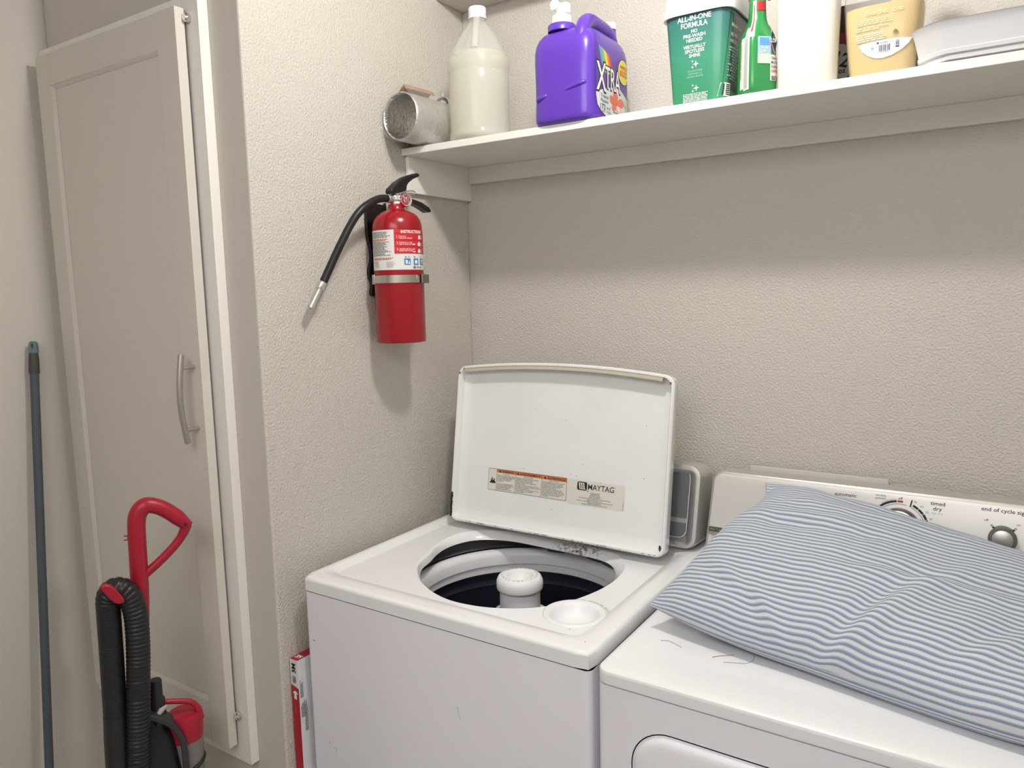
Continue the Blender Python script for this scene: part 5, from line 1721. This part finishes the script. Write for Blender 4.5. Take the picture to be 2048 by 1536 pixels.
# blank white bottle
wb = thing('white_bottle', 'plain white plastic bottle with no label showing, right of the green spray bottle', 'bottle', (0.9440, -0.2180, Z0))
mb = MB()
wprof = [(0.0, 0.046, 0.038), (0.002, 0.0485, 0.0415), (0.008, 0.0505, 0.0435), (0.05, 0.0510, 0.0440), (0.12, 0.0530, 0.0450), (0.17, 0.0535, 0.0455), (0.20, 0.050, 0.043), (0.225, 0.036, 0.033), (0.24, 0.020, 0.020), (0.252, 0.016, 0.016)]
mb.loft([sring(0.9370, -0.2190, Z0 + z, a, b_, 3.6 if z < 0.2 else 2.2, 64, R_(8)) for z, a, b_ in wprof], 0)
mb.build('bottle', mat('ivory_white_plastic', (0.74, 0.725, 0.67), 0.33, sss=0.1), wb, smooth=60)
MB().lathe([(0.0185, 0.2525), (0.0185, 0.272), (0.016, 0.275), (0, 0.275)], (0.9370, -0.2190, Z0), 28).build('cap', mat('blue_cap', (0.03, 0.09, 0.35), 0.35), wb)

# dark printed box behind
bx = thing('printed_box', 'dark printed box half hidden behind the white bottle and the yellow bottle', 'box', (1.020, -0.110, Z0))
mb = MB()
mb.box(0.962, 1.060, -0.145, -0.07, Z0, Z0 + 0.160, 0)
QP = plane_map((0, -0.145, Z0), (1, 0, 0), (0, 0, 1), 0.0003)
mb.shape(QP, [(0.962, 0.090), (1.060, 0.090), (1.060, 0.112), (0.962, 0.112)], 2)
mb.shape(QP, disc(QP, 0.9770, 0.0590, 0.0250, 36, 0.0340), 1, 0.0004)
arc_band(mb, QP, 0.9770, 0.0590, 0.0250, 0.0265, 0, 2 * PI, 40, 3, 0.0003)
mb.text('12', QP, 0.9790, 0.0530, 0.0240, 3, w=0.024, align='C', e=0.0007, off=0.02, rot=-0.35)
mb.text('oz', QP, 0.9830, 0.0400, 0.0090, 3, align='C', e=0.0007, off=0.02)
for u in (0.984, 0.992):
    mb.shape(QP, [(u, 0.003), (u + 0.001, 0.003), (u + 0.001, 0.026), (u, 0.026)], 1, 0.0004)
mb.build('carton', [mat('box_dark_brown', (0.030, 0.018, 0.014), 0.4), mat('box_grey_white', (0.50, 0.47, 0.44), 0.45), mat('box_rust_red', (0.20, 0.035, 0.012), 0.4), INK], bx, smooth=0)

# yellow soap refill bottle
ye = thing('soap_bottle', 'clear bottle of yellow liquid soap with a barcode label on the shelf', 'soap bottle', (1.058, -0.190, Z0))
YX, YY = 1.0585, -0.1930
yprof = [(0.0, 0.0470, 0.0300), (0.002, 0.0500, 0.0330), (0.010, 0.0530, 0.0365), (0.050, 0.0575, 0.0390), (0.100, 0.0625, 0.0400), (0.135, 0.0645, 0.0400), (0.165, 0.062, 0.039), (0.190, 0.050, 0.034), (0.205, 0.030, 0.024), (0.215, 0.016, 0.016), (0.228, 0.0155, 0.0155)]
ypw = lambda z: 3.4 if z < 0.18 else 2.2
mb = MB()
mb.loft([sring(YX, YY, Z0 + z, a, b_, ypw(z), 72) for z, a, b_ in yprof], 0, True, False)
mb.build('bottle', film('thin_clear_plastic', (0.93, 0.93, 0.92), 0.72, 0.06), ye, smooth=60)
mb = MB()
mb.loft([sring(YX, YY, Z0 + z + 0.0015, a - 0.0018, b_ - 0.0018, ypw(z), 72) for z, a, b_ in yprof if z < 0.12] + [sring(YX, YY, Z0 + 0.1235, 0.0618, 0.0380, 3.4, 72)], 0)
mb.build('liquid_soap', mat('yellow_soap', (0.66, 0.475, 0.155), 0.28, sss=0.2), ye, smooth=60)
MB().lathe([(0.0185, 0.2285), (0.0185, 0.246), (0.0, 0.246)], (YX, YY, Z0), 28).build('cap', WCAP, ye)
ya = lambda v: max(0.05, 0.0530 + (v - 0.01) * 0.105)
yb = lambda v: 0.0365 + min(0.0035, max(0, (v - 0.01) * 0.06))
YM = front_map(YX, YY, ya, yb, 3.4, Z0, 0.0006)
mb = MB()
lens = [(1.0230, 0.0600), (1.0300, 0.0480), (1.0400, 0.0390), (1.0520, 0.0340), (1.0640, 0.0330), (1.0780, 0.0360), (1.0920, 0.0430), (1.1020, 0.0520), (1.1070, 0.0605), (1.0850, 0.0620), (1.0600, 0.0622), (1.0400, 0.0615)]
grid_shape(mb, YM, lens, 0, 0.0, 16)
for k in range(15):
    u = 1.0560 + k * 0.00125
    wd = (0.0004, 0.0008, 0.0005, 0.0009, 0.0004)[k % 5]
    grid_shape(mb, YM, [(u, 0.0440), (u + wd, 0.0440), (u + wd, 0.0545), (u, 0.0545)], 1, 0.0004, 1)
mb.text('8 15369 68201 4', YM, 1.0545, 0.0415, 0.0019, 1, w=0.021, e=0.0004)
mb.text('smartlabel', YM, 1.0575, 0.0570, 0.0026, 1, w=0.0125, e=0.0004)
arc_band(mb, YM, 1.0545, 0.0582, 0.0003, 0.0018, 0, 2 * PI, 14, 1, 0.0004)
mb.text('Scan for', YM, 1.0725, 0.0585, 0.0017, 1, w=0.0068, e=0.0004)
mb.text('more info', YM, 1.0725, 0.0562, 0.0017, 1, w=0.0070, e=0.0004)
grid_shape(mb, YM, [(1.0820, 0.0470), (1.0880, 0.0470), (1.0880, 0.0590), (1.0820, 0.0590)], 2, 0.0003, 1)
arc_band(mb, YM, 1.0850, 0.0535, 0.0014, 0.0022, 0.3, 2.0, 8, 1, 0.0005)
arc_band(mb, YM, 1.0850, 0.0535, 0.0014, 0.0022, 2.4, 4.1, 8, 1, 0.0005)
arc_band(mb, YM, 1.0850, 0.0535, 0.0014, 0.0022, 4.5, 6.2, 8, 1, 0.0005)
grid_shape(mb, YM, [(1.0822, 0.0472), (1.0878, 0.0472), (1.0878, 0.0490), (1.0822, 0.0490)], 1, 0.0005, 1)
mb.text('PLASTIC BOTTLE', YM, 1.0412, 0.0445, 0.0014, 1, w=0.0095, e=0.0004)
arc_band(mb, YM, 1.0460, 0.0508, 0.0012, 0.0022, 0, 2 * PI, 4, 1, 0.0004)
fine(mb, YM, 1.0190, 1.0740, 0.0880, 0.0036, 2, 3, seed=51, e=0.0003)
fine(mb, YM, 1.0190, 1.0760, 0.1000, 0.0032, 3, 3, seed=52, e=0.0003, ragged=0.1)
fine(mb, YM, 1.0190, 1.0720, 0.0765, 0.0034, 4, 4, seed=53, e=0.0003)
for k, u in enumerate((1.0360, 1.0560, 1.0790)):
    arc_band(mb, YM, u, 0.1090, 0.0018, 0.0032, 0, 2 * PI, 16, 3, 0.0004)
    fine(mb, YM, u + 0.0050, u + 0.0150, 0.1115, 0.0030, 2, 3, seed=55 + k, e=0.0003)
mb.shape(YM, [(1.0815 + x, 0.0720 + y) for x, y in ((-.004, 0), (.004, 0), (.003, .003), (0, .005), (-.003, .003))], 5, 0.0004)
mb.text('BIOBASED', YM, 1.0815, 0.0690, 0.0022, 5, w=0.010, align='C', e=0.0004)
mb.text('PRODUCT', YM, 1.0815, 0.0655, 0.0022, 5, w=0.009, align='C', e=0.0004)
mb.build('back_label', [INKW, mat('barcode_navy', (0.03, 0.04, 0.16), 0.5), mat('label_blue_grey', (0.36, 0.38, 0.50), 0.5), mat('pale_yellow_ink', (0.84, 0.70, 0.38), 0.5), mat('cream_ink', (0.86, 0.78, 0.56), 0.5), mat('olive_ink', (0.20, 0.16, 0.08), 0.5)], ye, smooth=0)

# white plastic tray at the right end of the shelf
tr = thing('plastic_tray', 'long white plastic tray with flared sides at the right end of the shelf', 'tray', (1.34, -0.20, Z0))


def trr(x0, x1, y0, y1, c, z):
    """outline with a wide chamfer at the front left"""
    pts = []
    for t in (0.0, 0.04, 0.12, 0.3, 0.5, 0.7, 0.88, 0.96, 1.0):
        bow = 0.0045 * math.sin(PI * t)
        pts.append((x0 + c * t - bow * 0.7, y0 + c * 0.95 * (1 - t) - bow * 0.7))
    for cx_, cy_, a0 in ((x1 - 0.02, y0 + 0.02, 270), (x1 - 0.02, y1 - 0.02, 0), (x0 + 0.02, y1 - 0.02, 90)):
        for k in range(5):
            a = R_(a0 + 90 * k / 4)
            pts.append((cx_ + 0.02 * math.cos(a), cy_ + 0.02 * math.sin(a)))
    return [Vector((x, y, z)) for x, y in pts]


mb = MB()
f_ = lambda d, z, c=0.042: trr(1.1215 - d, 1.59 + d, -0.276 - d, -0.09 + d, c, Z0 + z)
mb.loft([f_(-0.004, 0.0), f_(0.0, 0.0015), f_(0.0008, 0.009), f_(0.0035, 0.0105), f_(0.0045, 0.0165), f_(0.0030, 0.0180), f_(0.0055, 0.030), f_(0.0090, 0.045), f_(0.0135, 0.0590), f_(0.0145, 0.0600),
         f_(0.0125, 0.0605), f_(0.0070, 0.045), f_(0.0010, 0.016), f_(-0.004, 0.004)], 0)
mb.build('tray', mat('tray_white', (0.62, 0.62, 0.645), 0.42), tr, smooth=50)
